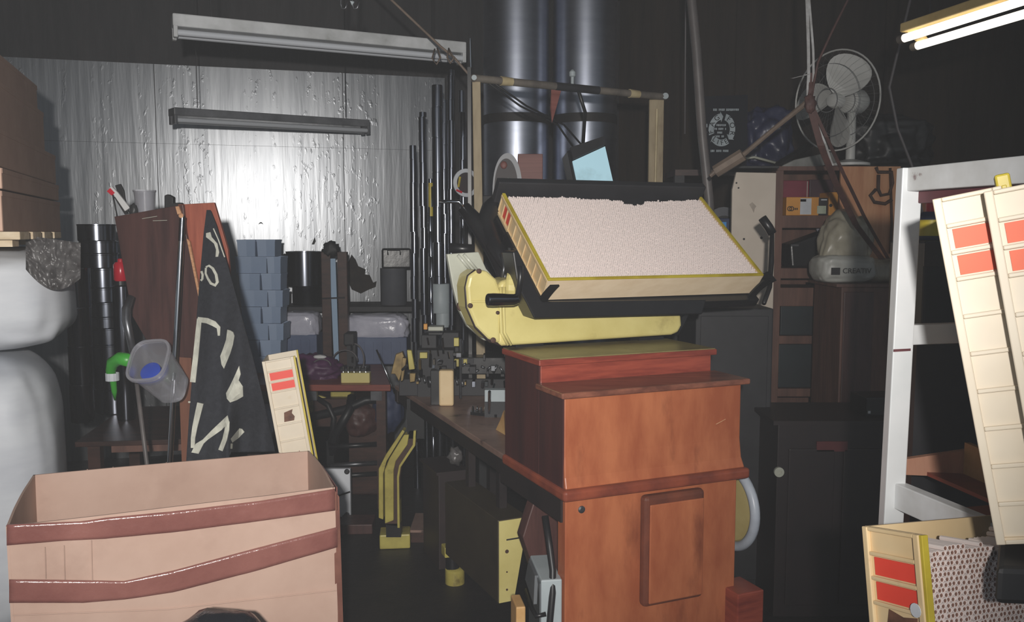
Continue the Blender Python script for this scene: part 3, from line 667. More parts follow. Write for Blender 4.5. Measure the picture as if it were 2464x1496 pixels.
MB().tube(a1[:4], [.012, .016, .015, .013], 10).build('curved_head', 'steel_dull', gp, smooth=2)
MB().tube(a1[3:] + [e2], .008, 8).build('shaft', 'pipe_grey', gp, smooth=2)
# clear tub with blue cap
tb_c = P(358, 868, 3.02); ax = (V((.12, .75, -.62))).normalized()
jt = T('clear_tub', 'clear plastic tub with a blue lid inside, hung between two poles', 'tub', tb_c + UZ * -.12)
e1 = V((1, 0, 0)); e1 = (e1 - ax * e1.dot(ax)).normalized(); e2_ = ax.cross(e1)
def tubring(rx, ry, h): return [tb_c + ax * h + e1 * rx * math.copysign(abs(math.cos(a)) ** .6, math.cos(a)) + e2_ * ry * math.copysign(abs(math.sin(a)) ** .6, math.sin(a)) for a in [2 * math.pi * k / 32 for k in range(32)]]
def loft(mb, rings, cap0=False, cap1=True):
    n = len(rings[0]); mb.add([p for r in rings for p in r], [(i * n + j, i * n + (j + 1) % n, i * n + n + (j + 1) % n, i * n + n + j) for i in range(len(rings) - 1) for j in range(n)])
    k = len(mb.v) - n * len(rings)
    if cap1: mb.f.append([k + (len(rings) - 1) * n + j for j in range(n)]); mb.m.append(0)
    return mb
loft(MB(), [tubring(.066, .078, 0), tubring(.062, .074, .03), tubring(.05, .058, .20)]).build('body', 'clear_plastic', jt, smooth=True)
loft(MB(), [tubring(.064, .076, .004), tubring(.072, .085, .004), tubring(.072, .085, -.008), tubring(.064, .076, -.008), tubring(.064, .076, .004)], cap1=False).build('rim', 'clear_plastic', jt, smooth=True)
MB().lathe([(.036, 0), (.036, .014), (.030, .017)], tb_c + ax * .05 + V((-.012, 0, -.018)), -ax, 24).build('blue_cap', 'blue_plastic', jt, smooth=True)
tag(MB().tube([P(316, 868, 3.32), P(290, 862, 3.34), P(272, 872, 3.36), P(266, 892, 3.38), P(272, 915, 3.40), P(275, 940, 3.42), P(277, 962, 3.44)], [.026, .026, .024, .019, .013, .011, .004], 10).build('green_handle', 'green_plastic', smooth=2), 'bright green curved plastic handle behind the clear tub', 'handle')
tag(MB().lathe([(.0255, 0), (.0255, .03)], P(270, 897, 3.375) - UZ * .03, UZ, 14, capa=False, capb=False).build('paper_tag', 'label_white'), 'crumpled white tag wrapped round the green handle', 'tag')

# ------------------------------------------------------------------ black banner with white letters
def bl(t):   # left and right outline by row, t = picture row
    Lp = [(505, 497), (560, 490), (640, 483), (700, 478), (800, 470), (1000, 455), (1140, 446)]
    Rp = [(505, 506), (540, 520), (600, 537), (690, 562), (850, 606), (980, 638), (1090, 663), (1140, 668)]
    def ev(p):
        for (y0, x0), (y1, x1) in zip(p, p[1:]):
            if t <= y1: return x0 + (x1 - x0) * (t - y0) / (y1 - y0)
        return p[-1][1]
    return ev(Lp), ev(Rp)
def sm(a, c, x): x = max(0, min(1, (x - a) / (c - a))); return x * x * (3 - 2 * x)
def clothY(px, py):
    t = (py - 505) / 630
    y = 3.24 - .36 * t
    y += .16 * sm(545, 580, px) * sm(900, 1060, py)
    y += (.012 * math.sin(px * .09 + py * .004) + .016 * math.sin((px - 470) * .035 - py * .006)) * min(1, t * 2.5)
    return y
def bot(s): return 1134 - 2 * math.cos(s * 20) if s < .43 else 1134 - 44 * sm(.43, .50, s) - 4 * s
fg = T('black_banner', 'black cloth banner with off-white letters hanging down into the cardboard box', 'banner', P(500, 505, 3.24))
def cloth(s, t):
    yb = bot(s); py = 505 + (yb - 505) * t; l, r = bl(py); px = l + (r - l) * s
    return P(px, py, clothY(px, py))
MB().grid(cloth, 48, 80, V((0, .004, 0))).build('cloth', 'cloth_black', fg, smooth=2)
def letters(poly, name='letter'):
    bm = bmesh.new(); vs = [bm.verts.new((x, y, 0)) for x, y in poly]; f = bm.faces.new(vs)
    bmesh.ops.triangulate(bm, faces=[f])
    for _ in range(3): bmesh.ops.subdivide_edges(bm, edges=[e for e in bm.edges if e.calc_length() > 14], cuts=1)
    bmesh.ops.triangulate(bm, faces=bm.faces)
    bm.verts.index_update(); mb = MB(); n = len(bm.verts)
    top = [P(v.co.x, v.co.y, clothY(v.co.x, v.co.y) - .006) for v in bm.verts]
    fs = [[v.index for v in f.verts] for f in bm.faces]
    ed = [[v.index for v in e.verts] for e in bm.edges if e.is_boundary]
    mb.add(top + [p + V((0, .004, 0)) for p in top], fs + [[i + n for i in f[::-1]] for f in fs] + [[a, c, c + n, a + n] for a, c in ed]); bm.free()
    mb.build(name, 'letter_white', fg)
def stroke(path, w, name='letter'):
    l, r = [], []; k = len(path); ws = w if isinstance(w, list) else [w] * k
    for i, (x, y) in enumerate(path):
        x0, y0 = path[max(i - 1, 0)]; x1, y1 = path[min(i + 1, k - 1)]; d = math.hypot(x1 - x0, y1 - y0); nx, ny = -(y1 - y0) / d, (x1 - x0) / d
        l.append((x + nx * ws[i] / 2, y + ny * ws[i] / 2)); r.append((x - nx * ws[i] / 2, y - ny * ws[i] / 2))
    letters(l + r[::-1], name)
z6 = lambda pts: [(450 + x / 3.3236, 450 + y / 3.3236) for x, y in pts]
z3 = lambda pts: [(400 + x / 2.992, 800 + y / 2.992) for x, y in pts]
letters(z6([(152, 368), (186, 360), (196, 398), (242, 452), (256, 520), (248, 556), (228, 558), (232, 500), (216, 452), (176, 418), (152, 400)]))
el = z6([(150, 640), (175, 628), (205, 650), (232, 700), (242, 760), (225, 785), (190, 770), (165, 730), (148, 690), (150, 645)])
stroke(el, [4.5, 5, 6, 6.5, 7, 7, 6, 5, 4.5, 4.5])
stroke(z6([(114, 672), (124, 700), (122, 735), (110, 748)]), 5)
stroke(z6([(98, 1052), (85, 1180), (70, 1340), (52, 1496), (45, 1560)]), [11, 12, 12.5, 13, 13]); stroke(z6([(84, 1058), (160, 1068), (215, 1092), (252, 1124), (254, 1188)]), [12, 13, 13, 9, 5])
letters(z6([(322, 1140), (345, 1146), (368, 1160), (378, 1190), (366, 1260), (345, 1330), (295, 1452), (276, 1420), (265, 1352), (288, 1292), (312, 1220)]))
letters(z3([(524, 240), (535, 300), (520, 345), (495, 412), (550, 390), (553, 460), (510, 485), (460, 503), (436, 475), (430, 436), (455, 390), (484, 330)]))
stroke(z3([(245, 508), (228, 580), (205, 680), (192, 760), (190, 830)]), [15, 14, 12, 10, 9]); letters(z3([(180, 862), (212, 800), (262, 770), (330, 700), (440, 596), (452, 640), (400, 700), (300, 770), (268, 800), (232, 872)]))
stroke(z3([(440, 640), (436, 700), (420, 770), (390, 848)]), [10, 11, 11, 11])
letters(z3([(525, 690), (545, 694), (562, 716), (520, 760), (476, 792), (464, 765)])); stroke(z3([(470, 800), (468, 836)]), 4)
stroke(z3([(152, 990), (200, 1001), (250, 1000), (325, 978)]), 4, 'hem'); stroke(z3([(158, 500), (172, 500)]), 4)
stroke(z6([(210, 330), (250, 420), (300, 560)]), 2.4); 

# ------------------------------------------------------------------ tray behind the cardboard box
aA = (P(622, 873, 2.98) - P(662, 1085, 2.98)).normalized()
wA = V((-.20, .97, .0)); wA = (wA - aA * wA.dot(aA)).normalized(); nA = wA.cross(aA)
H3 = .112; o3 = P(710, 856, 2.97) - aA * .52
t3_ = tray('standing_tray', 'cream tray with two red labels standing behind the cardboard box', frame4(o3, wA, aA, nA), W=.22, L=.52, H=H3, ncell=7, stains=((4, [(.3, .1), (.7, .1), (.75, .35), (.66, .6), (.72, .85), (.36, .72)]),))
q3 = frame4(o3, wA, aA, nA) @ V((.11, 0, -H3 / 2))
cr = T('wooden_crate', 'low wooden crate carrying the standing tray behind the cardboard box', 'crate', V((q3.x, q3.y, 0)))
zc = min((frame4(o3, wA, aA, nA) @ V((x, 0, z))).z for x in (0, .22) for z in (0, -H3))
MB().box((q3.x, q3.y, zc - .02), (.16, .24, .02), 12).build('lid', 'dark_wood', cr); MB().box((q3.x, q3.y, 0), (.14, .22, zc - .02), 12).build('body', 'dark_wood', cr)

# ------------------------------------------------------------------ back table, bins, crates
tbz = .69
TL, TR_ = P(520, 932, 4.62), P(940, 932, 4.62)
rt = T('red_table', 'red-brown wooden work table along the foil wall', 'table', V((TL.x / 2 + TR_.x / 2, 5.1, 0)))
tl0 = V((TL.x, 4.62, tbz - .035)); tU = V((TR_.x - TL.x, .0, 0)); tV = V((-.22, 1.05, 0))
MB().obox(tl0, tU, tV, UZ * .035).build('table_top', 'red_table', rt, bevel=.004)
for a, c in ((.05, .05), (.95, .05), (.05, .93), (.95, .93)):
    p = tl0 + tU * a + tV * c; MB().box((p.x, p.y, 0), (.05, .05, tbz - .035), 0).build('leg', 'dark_wood', rt)
for px in (748, 905):
    q = P(px, 955, 4.64); MB().box((q.x, 4.66, q.z - .02), (.06, .03, .05)).build('steel_bracket', 'steel_dull', rt)
bin_rows = [(572, 664, 618, 0), (565, 678, 643, 8), (574, 676, 627, 2), (575, 681, 643, 7), (578, 674, 627, 0), (574, 681, 643, 9), (578, 672, 620, 0), (576, 680, 640, 5)]
zr = 1.462; hr = (zr - tbz) / 8; first = None
rn_ = ['top', 'second', 'third', 'fourth', 'fifth', 'sixth', 'seventh', 'bottom']
for k, (xa, xb, xs, sd) in enumerate(bin_rows):
    z0 = zr - (k + 1) * hr
    for sidei, (x0, x1) in enumerate(((xa, xs), (xs, xb))):
        Yb = 5.0; a = P(x0, 700, Yb).x + .002; c = P(x1, 700, Yb).x - .002; w = c - a; dpt = .16
        t = T('storage_bin', 'grey-blue plastic bin, %s of the %s row in the stack' % (('left', 'right')[sidei], rn_[k]), 'bin', V((a + w / 2, Yb + dpt / 2, z0)), 'stacked grey-blue bins')
        yo = .012 * ((k + sidei) % 2) 
        def ringb(z, i): return [V((a + i, Yb + yo + i, z)), V((a + w / 2, Yb + yo + i + .004, z)), V((c - i, Yb + yo + i, z)), V((c - i, Yb + dpt - i, z)), V((a + i, Yb + dpt - i, z))]
        b = MB(); loft(b, [ringb(z0, .004), ringb(z0 + hr - .012, .001), ringb(z0 + hr - .012, .006), ringb(z0 + .008, .010)]); b.f.append([0, 1, 2, 3, 4][::-1]); b.m.append(0); b.build('body', 'bin_blue', t)
        b = MB(); loft(b, [ringb(z0 + hr - .012, -.001), ringb(z0 + hr - .001, -.001), ringb(z0 + hr - .001, .006), ringb(z0 + hr - .012, .006), ringb(z0 + hr - .012, -.001)], cap1=False); b.build('lip', 'bin_blue', t)
shz = 1.03
s0 = P(672, 745, 5.52)
sh = T('wall_shelf', 'dark wall shelf carrying the shiny black pots', 'shelf', V((s0.x + .4, 5.7, shz - .03)))
MB().obox(V((s0.x, 5.52, shz - .03)), V((P(1000, 745, 5.52).x - s0.x, .03, 0)), V((0, .44, 0)), UZ * .03).build('board', 'black_matte', sh)
for px in (702, 955):
    q = P(px, 750, 5.56); MB().tube([V((q.x, 5.56, shz - .02)), V((q.x + .02, 5.56, tbz))], .009, 8).build('strut', 'cable_black', sh)
def pot(cx, Y, z0, h, r, name, label, m, grp=None):
    q = P(cx, 650, Y); t = T(name, label, 'pot', V((q.x, Y, z0)), grp)
    MB().lathe([(r * .97, 0), (r, .004), (r, h - .006), (r * 1.015, h - .004), (r * 1.015, h), (r * .92, h), (r * .92, h - .02)], (q.x, Y, z0), n=36).build('body', m, t, smooth=True)
    return t, q
zz0 = shz
t, q = pot(738, 5.72, zz0, .125, .095, 'black_pot', 'smaller shiny black pot, lower of two on the wall shelf', 'black_gloss', 'shiny black pots')
t, q = pot(733, 5.72, zz0 + .125, .225, .118, 'black_pot', 'larger shiny black pot on top of the smaller one', 'black_gloss', 'shiny black pots')
MB().tube([V((q.x - .118, 5.70, 1.36)), V((q.x - .15, 5.68, 1.34)), V((q.x - .15, 5.68, 1.22)), V((q.x - .115, 5.70, 1.2))], .008, 8).build('handle', 'black_paint', t, smooth=2)
t, q = pot(946, 5.72, shz, .24, .085, 'grey_bucket', 'matt grey bucket on the right end of the wall shelf', 'bucket_grey')
lb_ = T('black_case', 'black case lying on top of the matt grey bucket', 'case', V((q.x, 5.72, shz + .24)))
MB().box((q.x + .02, 5.72, shz + .24), (.19, .16, .13), 10).build('body', 'black_bin', lb_, bevel=.012); MB().tube([V((q.x - .02, 5.63, shz + .33)), V((q.x - .02, 5.61, shz + .36)), V((q.x + .06, 5.61, shz + .36)), V((q.x + .06, 5.63, shz + .33))], .005, 6).build('handle', 'black_paint', lb_)
for i, (xa, xb, ya) in enumerate(((682, 772, 800), (832, 984, 806))):
    a, c = P(xa, 800, 5.46), P(xb, 800, 5.46); w = c.x - a.x; zt_ = P(xa, ya, 5.46).z
    t = T('lined_crate', ('narrow blue-grey crate with a plastic liner left of the blue strip', 'wide blue-grey crate with a plastic liner right of the blue strip')[i], 'crate', V((a.x + w / 2, 5.5, tbz)))
    MB().obox(V((a.x, 5.34, tbz)), V((w, 0, 0)), V((0, .18, 0)), UZ * (zt_ - tbz)).build('body', 'crate_blue', t, bevel=.006)
    for k in range(int(w / .055)): MB().obox(V((a.x + .02 + k * .055, 5.334, tbz + .03)), V((.008, 0, 0)), V((0, .006, 0)), UZ * (zt_ - tbz - .06)).build('wall_rib', 'crate_blue', t)
    MB().lump(V((a.x + w / 2, 5.43, zt_ + .055)), (w / 2 + .004, .095, .085), .10, 4, 3 + i, 4, flat=-.06, power=.5).build('liner', 'liner', t, smooth=2)
ps = T('double_post', 'pair of dark wooden uprights with a pale blue strip between them', 'post', V((P(802, 700, 5.22).x, 5.22, tbz)))
for x0, x1 in ((772, 794), (811, 834)):
    a, c = P(x0, 606, 5.22), P(x1, 606, 5.22); MB().obox(V((a.x, 5.22, tbz)), V((c.x - a.x, 0, 0)), V((0, .05, 0)), UZ * (a.z - tbz)).build('upright', 'steel_dull' if 0 else 'dark_wood', ps, bevel=.003)
a, c = P(793, 622, 5.23), P(807, 622, 5.23); e = P(808, 878, 5.23)
MB().prism([a, c, P(816, 878, 5.23), P(804, 878, 5.23)], V((0, .01, 0))).build('blue_strip', 'strip_blue', ps)
MB().lump(P(796, 600, 5.24), (.05, .03, .05), .5, 3, 8, 3).build('knotted_top', 'plain_black', ps, smooth=2)
MB().tube([P(775, 718, 5.21), P(830, 716, 5.21)], .005, 6).build('tie_wire', 'steel_dull', ps)
pcl = P(755, 905, 4.85)
tag(MB().lump(V((pcl.x, 4.86, tbz + .045)), (.155, .10, .085), .3, 3, 2, 4, flat=-.045).build('purple_cloth', 'purple_cloth', smooth=2), 'crumpled purple cloth on the red table behind the standing tray', 'cloth')
wq = P(770, 884, 4.80); tag(MB().lump(V((wq.x, 4.80, tbz + .125)), (.036, .02, .012), .2, 3, 5, 3).build('white_rag', 'white_plain', smooth=2), 'small white rag lying on the purple cloth', 'rag')
yb = T('yellow_fixture', 'small pale yellow block with pins in front on the red table', 'fixture', V((P(854, 920, 4.66).x, 4.68, tbz)))
MB().box((P(854, 920, 4.66).x, 4.70, tbz), (.155, .06, .056), 1).build('block', 'machine_yellow', yb, bevel=.004)
for k, px in enumerate((826, 838, 852, 866, 880)): MB().lathe([(.004, 0), (.004, .022), (.006, .024), (.006, .03)], (P(px, 900, 4.7).x, 4.70, tbz + .056), n=10).build('pin', 'chrome', yb)
dv = T('bench_device', 'small black drilling device with looped cables on the red table', 'tool', V((P(845, 900, 5.0).x, 5.0, tbz)))
q = P(845, 870, 5.0); MB().box((q.x, 5.0, tbz), (.20, .14, .04)).build('base', 'black_matte', dv, bevel=.004); MB().box((q.x + .0, 5.03, tbz + .04), (.05, .05, .20)).build('column', 'black_matte', dv); MB().box((q.x, 4.98, tbz + .17), (.06, .09, .07)).build('head', 'black_matte', dv, bevel=.008)
MB().tube([P(846, 828, 4.93), P(846, 842, 4.93)], .006, 8).build('chrome_pin', 'chrome', dv); MB().tube([P(848, 858, 4.93), P(848, 872, 4.93)], .005, 8).build('chrome_pin', 'chrome', dv)
b = MB(); b.tube([P(800 + 30 - 30 * math.cos(t_), 868 - 26 * math.sin(t_), 4.95) for t_ in [k * math.pi / 10 for k in range(11)]], .004, 6)
b.tube([P(850 + 26 * math.sin(t_), 826 + 40 * (1 - math.cos(t_)), 4.95) for t_ in [k * math.pi / 10 for k in range(11)]], .005, 6)
b.tube([P(752 + 22 - 22 * math.cos(t_), 880 - 16 * math.sin(t_), 4.78) for t_ in [k * math.pi / 10 for k in range(11)]], .004, 6)
b.build('cable', 'cable_grey', dv, smooth=2)

# ------------------------------------------------------------------ vertical pipes by the machine
def pipe(name, label, px, top, r, Y, m='black_gloss', seg=.11, lean=0, z0=0.0):
    q = P(px, top, Y); t = T(name, label, 'pipe', V((q.x, Y, z0)), 'tall black pipe columns'); z = z0; k = 0; H = q.z
    while z < H - .01:
        h = min(seg * (1 + .3 * random.random()), H - z); dx = .0035 * random.uniform(-1, 1) + lean * (H - z)
        MB().lathe([(r, 0), (r, h * .96), (r * .93, h * .97), (r * .93, h)], (q.x + dx, Y, z), n=16).build('pipe_section', m, t, smooth=True); z += h; k += 1
    return t, q
pipe('black_pipe', 'short black pipe column, leftmost of the row beside the foil wall', 992, 350, .020, 5.05, lean=.006)
pipe('black_pipe', 'slim black pipe column, second from left in the row', 1016, 270, .021, 5.0, lean=.004)
t, q = pipe('black_pipe', 'thick shiny black pipe column with a pale sleeve near its foot', 1052, 205, .032, 4.92, seg=.16)
MB().lathe([(.056, 0), (.058, .004), (.058, .16), (.054, .165)], (q.x + .01, 4.92, P(1050, 752, 4.92).z), n=24).build('sleeve', 'grey_box', t, smooth=True)
MB().lathe([(.044, 0), (.044, .09)], (q.x + .02, 4.92, P(1050, 786, 4.92).z), n=20).build('sleeve', 'grey_box', t, smooth=True)
t, q = pipe('yellow_lined_pipe', 'thin black pipe with a yellow band beside the thick pipe', 1036, 430, .012, 4.80)
MB().lathe([(.0125, 0), (.0125, .18)], (q.x, 4.80, P(1036, 520, 4.8).z), n=12).build('yellow_band', 'rim_yellow', t)
pipe('black_pipe', 'dull black pipe column right of the thick shiny one', 1084, 168, .018, 4.86)
pipe('black_pipe', 'thin black pipe column nearest the cream frame post', 1112, 215, .016, 4.8)
pipe('black_pipe', 'dark pipe column partly hidden at the middle of the row', 1068, 240, .022, 5.12)
# ------------------------------------------------------------------ bench and what is on it
BZ = .75
B1, B0 = Zp(950, 926, BZ), Zp(1228, 1104, BZ)
bd = (B1 - B0).normalized(); bu = V((bd.y, -bd.x, 0)); BL_ = (B1 - B0).length
bn = T('work_bench', 'long low work bench running back from the wooden machine cabinet', 'bench', V((B0.x, 3.5, 0)))
MB().obox(B0 - UZ * .022, bd * BL_, bu * .62, UZ * .022).build('bench_top', 'bench_top', bn, bevel=.003)
e0 = C(-.045, -.0, 0)
MB().obox(B0 - UZ * .075 + bu * .004, bd * BL_, bu * .05, UZ * .052).build('apron', 'bench_edge', bn)
MB().obox(C(-.004, .012, BZ - .085), CV * .46, CU * .03, UZ * .07).build('apron', 'bench_edge', bn)
MB().obox(B1 - UZ * .08, -bd * .04, bu * .60, UZ * .056).build('apron', 'bench_edge', bn)
for s, w in ((.12, .5), (.6, .5), (.97, .5)):
    p = B0 + bd * BL_ * s + bu * w; MB().box((p.x, p.y, 0), (.05, .05, BZ - .02), 22).build('leg', 'bench_edge', bn)
# yellow cast leg + feet
lg = MB(); LY = 4.02
LP = (P(950, 1150, LY), V((0, -1, 0)))
bl_ = lambda pts, off=0: [onp(x, y, (P(950, 1150, LY - off), V((0, -1, 0)))) for x, y in pts]
cl = T('iron_support', 'bent yellow cast iron support under the far end of the bench', 'support', V((P(945, 1300, LY).x, LY, 0)))
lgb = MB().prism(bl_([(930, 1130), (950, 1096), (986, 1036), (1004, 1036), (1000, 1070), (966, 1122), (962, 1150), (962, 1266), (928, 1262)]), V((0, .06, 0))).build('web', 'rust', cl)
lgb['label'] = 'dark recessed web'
MB().prism(bl_([(911, 1128), (928, 1094), (968, 1034), (974, 1038), (930, 1110), (922, 1140), (922, 1250), (911, 1246)], .012), V((0, .07, 0))).build('flange', 'leg_yellow', cl, bevel=.003)
MB().prism(bl_([(925, 1132), (936, 1104), (972, 1046), (984, 1046), (980, 1070), (952, 1110), (947, 1132), (947, 1252), (926, 1260)], .02), V((0, .07, 0))).build('face', 'leg_yellow', cl, bevel=.004)
MB().prism(bl_([(995, 1036), (1001, 1036), (999, 1072), (964, 1124), (960, 1150), (962, 1270), (956, 1270), (955, 1146), (960, 1120), (993, 1070)], .016), V((0, .07, 0))).build('flange', 'leg_yellow', cl, bevel=.002)
q = P(950, 1320, 4.08)
MB().box((q.x, 4.10, 0), (.145, .12, .07), 6).build('foot', 'leg_yellow', cl, bevel=.006)
q1, q2 = P(944, 1262, LY), P(950, 1285, LY)
MB().obox(V((q1.x - .03, LY, .065)), V((.07, 0, 0)), V((0, .06, 0)), UZ * (q1.z - .06)).build('ankle', 'black_paint', cl)
qt = P(990, 1040, LY); MB().obox(V((qt.x - .02, LY + .0, qt.z - .03)), V((.08, .0, 0)), V((0, .06, 0)), UZ * (BZ - .022 - qt.z + .03)).build('bracket', 'black_paint', cl)
f2 = T('iron_pedestal', 'small yellow cast pedestal on the floor below the olive hopper', 'pedestal', V((P(1092, 1425, 3.66).x, 3.66, 0)))
q = P(1094, 1418, 3.62); MB().lathe([(.042, 0), (.042, .062), (.034, .068)], (q.x, 3.64, 0), n=20).build('base', 'leg_yellow', f2, smooth=True)
MB().lathe([(.030, .066), (.030, .12)], (q.x - .01, 3.64, 0), n=16).build('neck', 'black_paint', f2, smooth=True); MB().box((q.x - .01, 3.65, .12), (.085, .06, .045), 20).build('top_block', 'leg_yellow', f2, bevel=.004)
# olive hopper hung under the bench
HN = P(1198, 1252, 3.0); hv = uv(25)[1]; hu = uv(25)[0]
hp = T('olive_hopper', 'tapered olive metal hopper with a yellow end hung under the bench', 'hopper', HN + hv * .25 - UZ * .3)
lo_ = HN - UZ * .302 + hu * .0
MB().add([HN, HN + hu * .118, HN + hu * .118 + hv * .53, HN + hv * .53, lo_, lo_ + hu * .062, lo_ + hu * .062 + hv * .53, lo_ + hv * .53],
         [(0, 1, 2, 3), (4, 5, 6, 7), (0, 1, 5, 4), (1, 2, 6, 5), (2, 3, 7, 6), (3, 0, 4, 7)]).build('body', 'olive', hp, bevel=.003)
MB().prism([HN - hv * .003 + hu * .002 - UZ * .002, HN - hv * .003 + hu * .116 - UZ * .002, lo_ - hv * .003 + hu * .060 + UZ * .002, lo_ - hv * .003 + hu * .002 + UZ * .002], -hv * .003).build('end_plate', 'machine_yellow', hp)['label'] = 'pale yellow end plate'
MB().obox(HN - hv * .008 - UZ * .075 + hu * .03, hu * .08, hv * .003, UZ * .005).build('pencil_line', 'steel_dull', hp)
for dz, r in ((.115, .007), (.19, .003), (.255, .004)): MB().lathe([(r, 0), (r, .002)], HN - hv * .006 - UZ * dz + hu * .032, -hv, 10).build('hole', 'rust', hp)
for s in (.12, .42):
    MB().obox(HN + hv * s + hu * .06 - UZ * .01, hu * .03, hv * .03, UZ * (BZ - .022 - HN.z + .01)).build('hanger', 'bench_edge', hp)
# dark brown chute, grey box, cable, cream slab
PW = (C(-.02, .30, 0), -CV)
wz = T('brown_chute', 'dark brown sheet chute between the olive hopper and the cabinet', 'chute', onp(1300, 1380, PW))
MB().prism([onp(x, y, PW) for x, y in [(1258, 1292), (1272, 1246), (1300, 1160), (1358, 1160), (1358, 1240), (1346, 1378), (1290, 1386)]], CV * .05).build('body', 'brown_board', wz, bevel=.004)
gx = T('grey_toolbox', 'pale grey metal box with a black handle beside the cabinet foot', 'box', V((.10, 2.62, 0)))
G0 = Zp(1302, 1396, .50); gu, gv = uv(8)
MB().obox(V((G0.x, G0.y, 0)), gu * .062, gv * .20, UZ * .50).build('body', 'grey_box', gx, bevel=.004)
MB().obox(V((G0.x, G0.y, 0)) - gu * .004 + gv * .002, gu * .004, gv * .196, UZ * .49).build('dark_side', 'grey_box_dark', gx)
MB().prism([V((G0.x, G0.y, .495)) + gv * .05 - gu * .0, V((G0.x, G0.y, .43)) - gu * .012, V((G0.x, G0.y, .44)) - gu * .012 + gv * .16, V((G0.x, G0.y, .495)) + gv * .17], -gu * .010).build('lid_flap', 'grey_box_dark', gx)
b = MB(); h0 = V((G0.x, G0.y, .43)); b.tube([h0 - gu * .02 + gv * .15 - UZ * .02, h0 - gu * .022 + gv * .03 - UZ * .025, h0 - gu * .016 - gv * .014 - UZ * .03, h0 + gu * .012 - gv * .014 - UZ * .025], .007, 8); b.build('handle', 'black_paint', gx, smooth=2)
c1 = Zp(1247, 1470, .42)
tag(MB().box((c1.x, c1.y + .05, 0), (.028, .09, .43), 10).build('cream_slab', 'tray_wood', bevel=.004), 'narrow cream wooden slab standing left of the pale grey box', 'slab')
tag(MB().tube([C(-.012, .10, .66), C(-.016, .06, .58), C(-.02, .03, .52), C(-.03, .01, .46), C(-.045, .0, .36), C(-.03, -.01, .008), C(.03, -.06, .008)], .010, 8).build('hose', 'cable_black', smooth=2), 'short black hose hanging along the left edge of the cabinet', 'hose')

# cluttered making machine on the bench
mq = lambda px, py, Y: P(px, py, Y)
mk = T('making_machine', 'greasy black and yellow making machine standing on the far bench', 'machine', B0 + bd * .9 + bu * .3)
def mbx(px0, py0, px1, py1, Y, d, m, name, bev=.003, base=False, mir=None):
    a, c = P(px0, py1, Y), P(px1, py0, Y); z0 = BZ if base else a.z
    return MB().obox(V((a.x, Y, z0)), V((c.x - a.x, 0, 0)), V((0, d, 0)), UZ * (c.z - z0)).build(name, m, mk, bevel=bev)
mbx(960, 912, 1230, 950, 3.98, .28, 'black_matte', 'bed', base=True)
mbx(1004, 842, 1092, 960, 3.96, .20, 'black_matte', 'head_block')
mbx(1110, 860, 1225, 900, 3.9, .2, 'black_paint', 'side_block')
mbx(1014, 806, 1050, 850, 4.04, .10, 'black_matte', 'upper_block'); mbx(1062, 800, 1104, 850, 4.06, .10, 'black_matte', 'upper_block'); mbx(1030, 800, 1066, 806, 4.02, .1, 'black_paint', 'upper_plate')
mbx(1056, 891, 1091, 957, 3.74, .05, 'tray_tan', 'beige_block', .008, base=True)
mbx(1036, 891, 1058, 950, 3.76, .05, 'black_paint', 'block_side', base=True)
b = MB(); b.prism([P(x, y, 3.86) for x, y in [(979, 842), (990, 843), (998, 888), (984, 890)]], V((0, .03, 0))); b.build('yellow_bracket', 'leg_yellow', mk, bevel=.003)
b = MB(); b.prism([P(x, y, 3.88) for x, y in [(952, 852), (968, 846), (974, 862), (966, 900), (960, 918), (950, 900), (940, 900)]], V((0, .04, 0))); b.build('cast_bracket', 'brass_dull', mk, bevel=.003)
b = MB(); b.prism([P(x, y, 3.85) for x, y in [(968, 860), (978, 862), (970, 915), (964, 918)]], V((0, .03, 0))); b.build('cast_bracket', 'brass_dull', mk, bevel=.002)
b = MB(); b.prism([P(x, y, 3.84) for x, y in [(985, 898), (1000, 898), (998, 918), (986, 920)]], V((0, .03, 0))); b.build('brass_foot', 'brass_dull', mk, bevel=.002)
for x0, y0, x1, y1 in ((1092, 813, 1104, 833), (1093, 864, 1104, 882), (1115, 864, 1124, 880), (1010, 848, 1028, 862)):
    mbx(x0, y0, x1, y1, 3.88, .03, 'leg_yellow', 'yellow_tab', .002)
for x, y0, y1, r in ((1028, 812, 828, .004), (1064, 812, 850, .005), (1052, 836, 856, .004), (1034, 838, 858, .004), (1078, 846, 862, .004)):
    MB().tube([P(x, y0, 3.9), P(x + 3, y1, 3.9)], r, 8).build('rod', 'chrome', mk, smooth=True)
for x, y0, y1 in ((1043, 872, 886), (1055, 864, 878)): MB().prism([P(x - 3, y1, 3.89), P(x + 3, y1 - 1, 3.89), P(x + 4, y0, 3.89), P(x - 1, y0 + 1, 3.89)], V((0, .012, 0))).build('steel_tab', 'chrome', mk)
mbx(1030, 786, 1066, 796, 4.0, .08, 'grey_plate', 'grey_cap'); mbx(1019, 779, 1028, 793, 4.0, .03, 'yellow_box', 'orange_knob')
mbx(1024, 796, 1060, 800, 4.03, .06, 'black_matte', 'cap_stem')
rg = random.Random(11)
for k in range(46):
    x, y = rg.uniform(962, 1215), rg.uniform(846, 925); Yk = rg.uniform(3.78, 3.94); w, h = rg.uniform(4, 15), rg.uniform(4, 17)
    mm = rg.choice(['black_paint', 'black_matte', 'steel_dull', 'brass_dull', 'black_paint', 'teal_black', 'olive', 'black_gloss'])
    if k % 3: mbx(x, y, x + w, y + h, Yk, .03 + .05 * rg.random(), mm, 'machine_block', .0015)
    else: MB().tube([P(x, y, Yk), P(x + rg.uniform(-14, 14), y + rg.uniform(8, 30), Yk + .03)], .004 + .004 * rg.random(), 8).build('machine_rod', mm, mk, smooth=True)
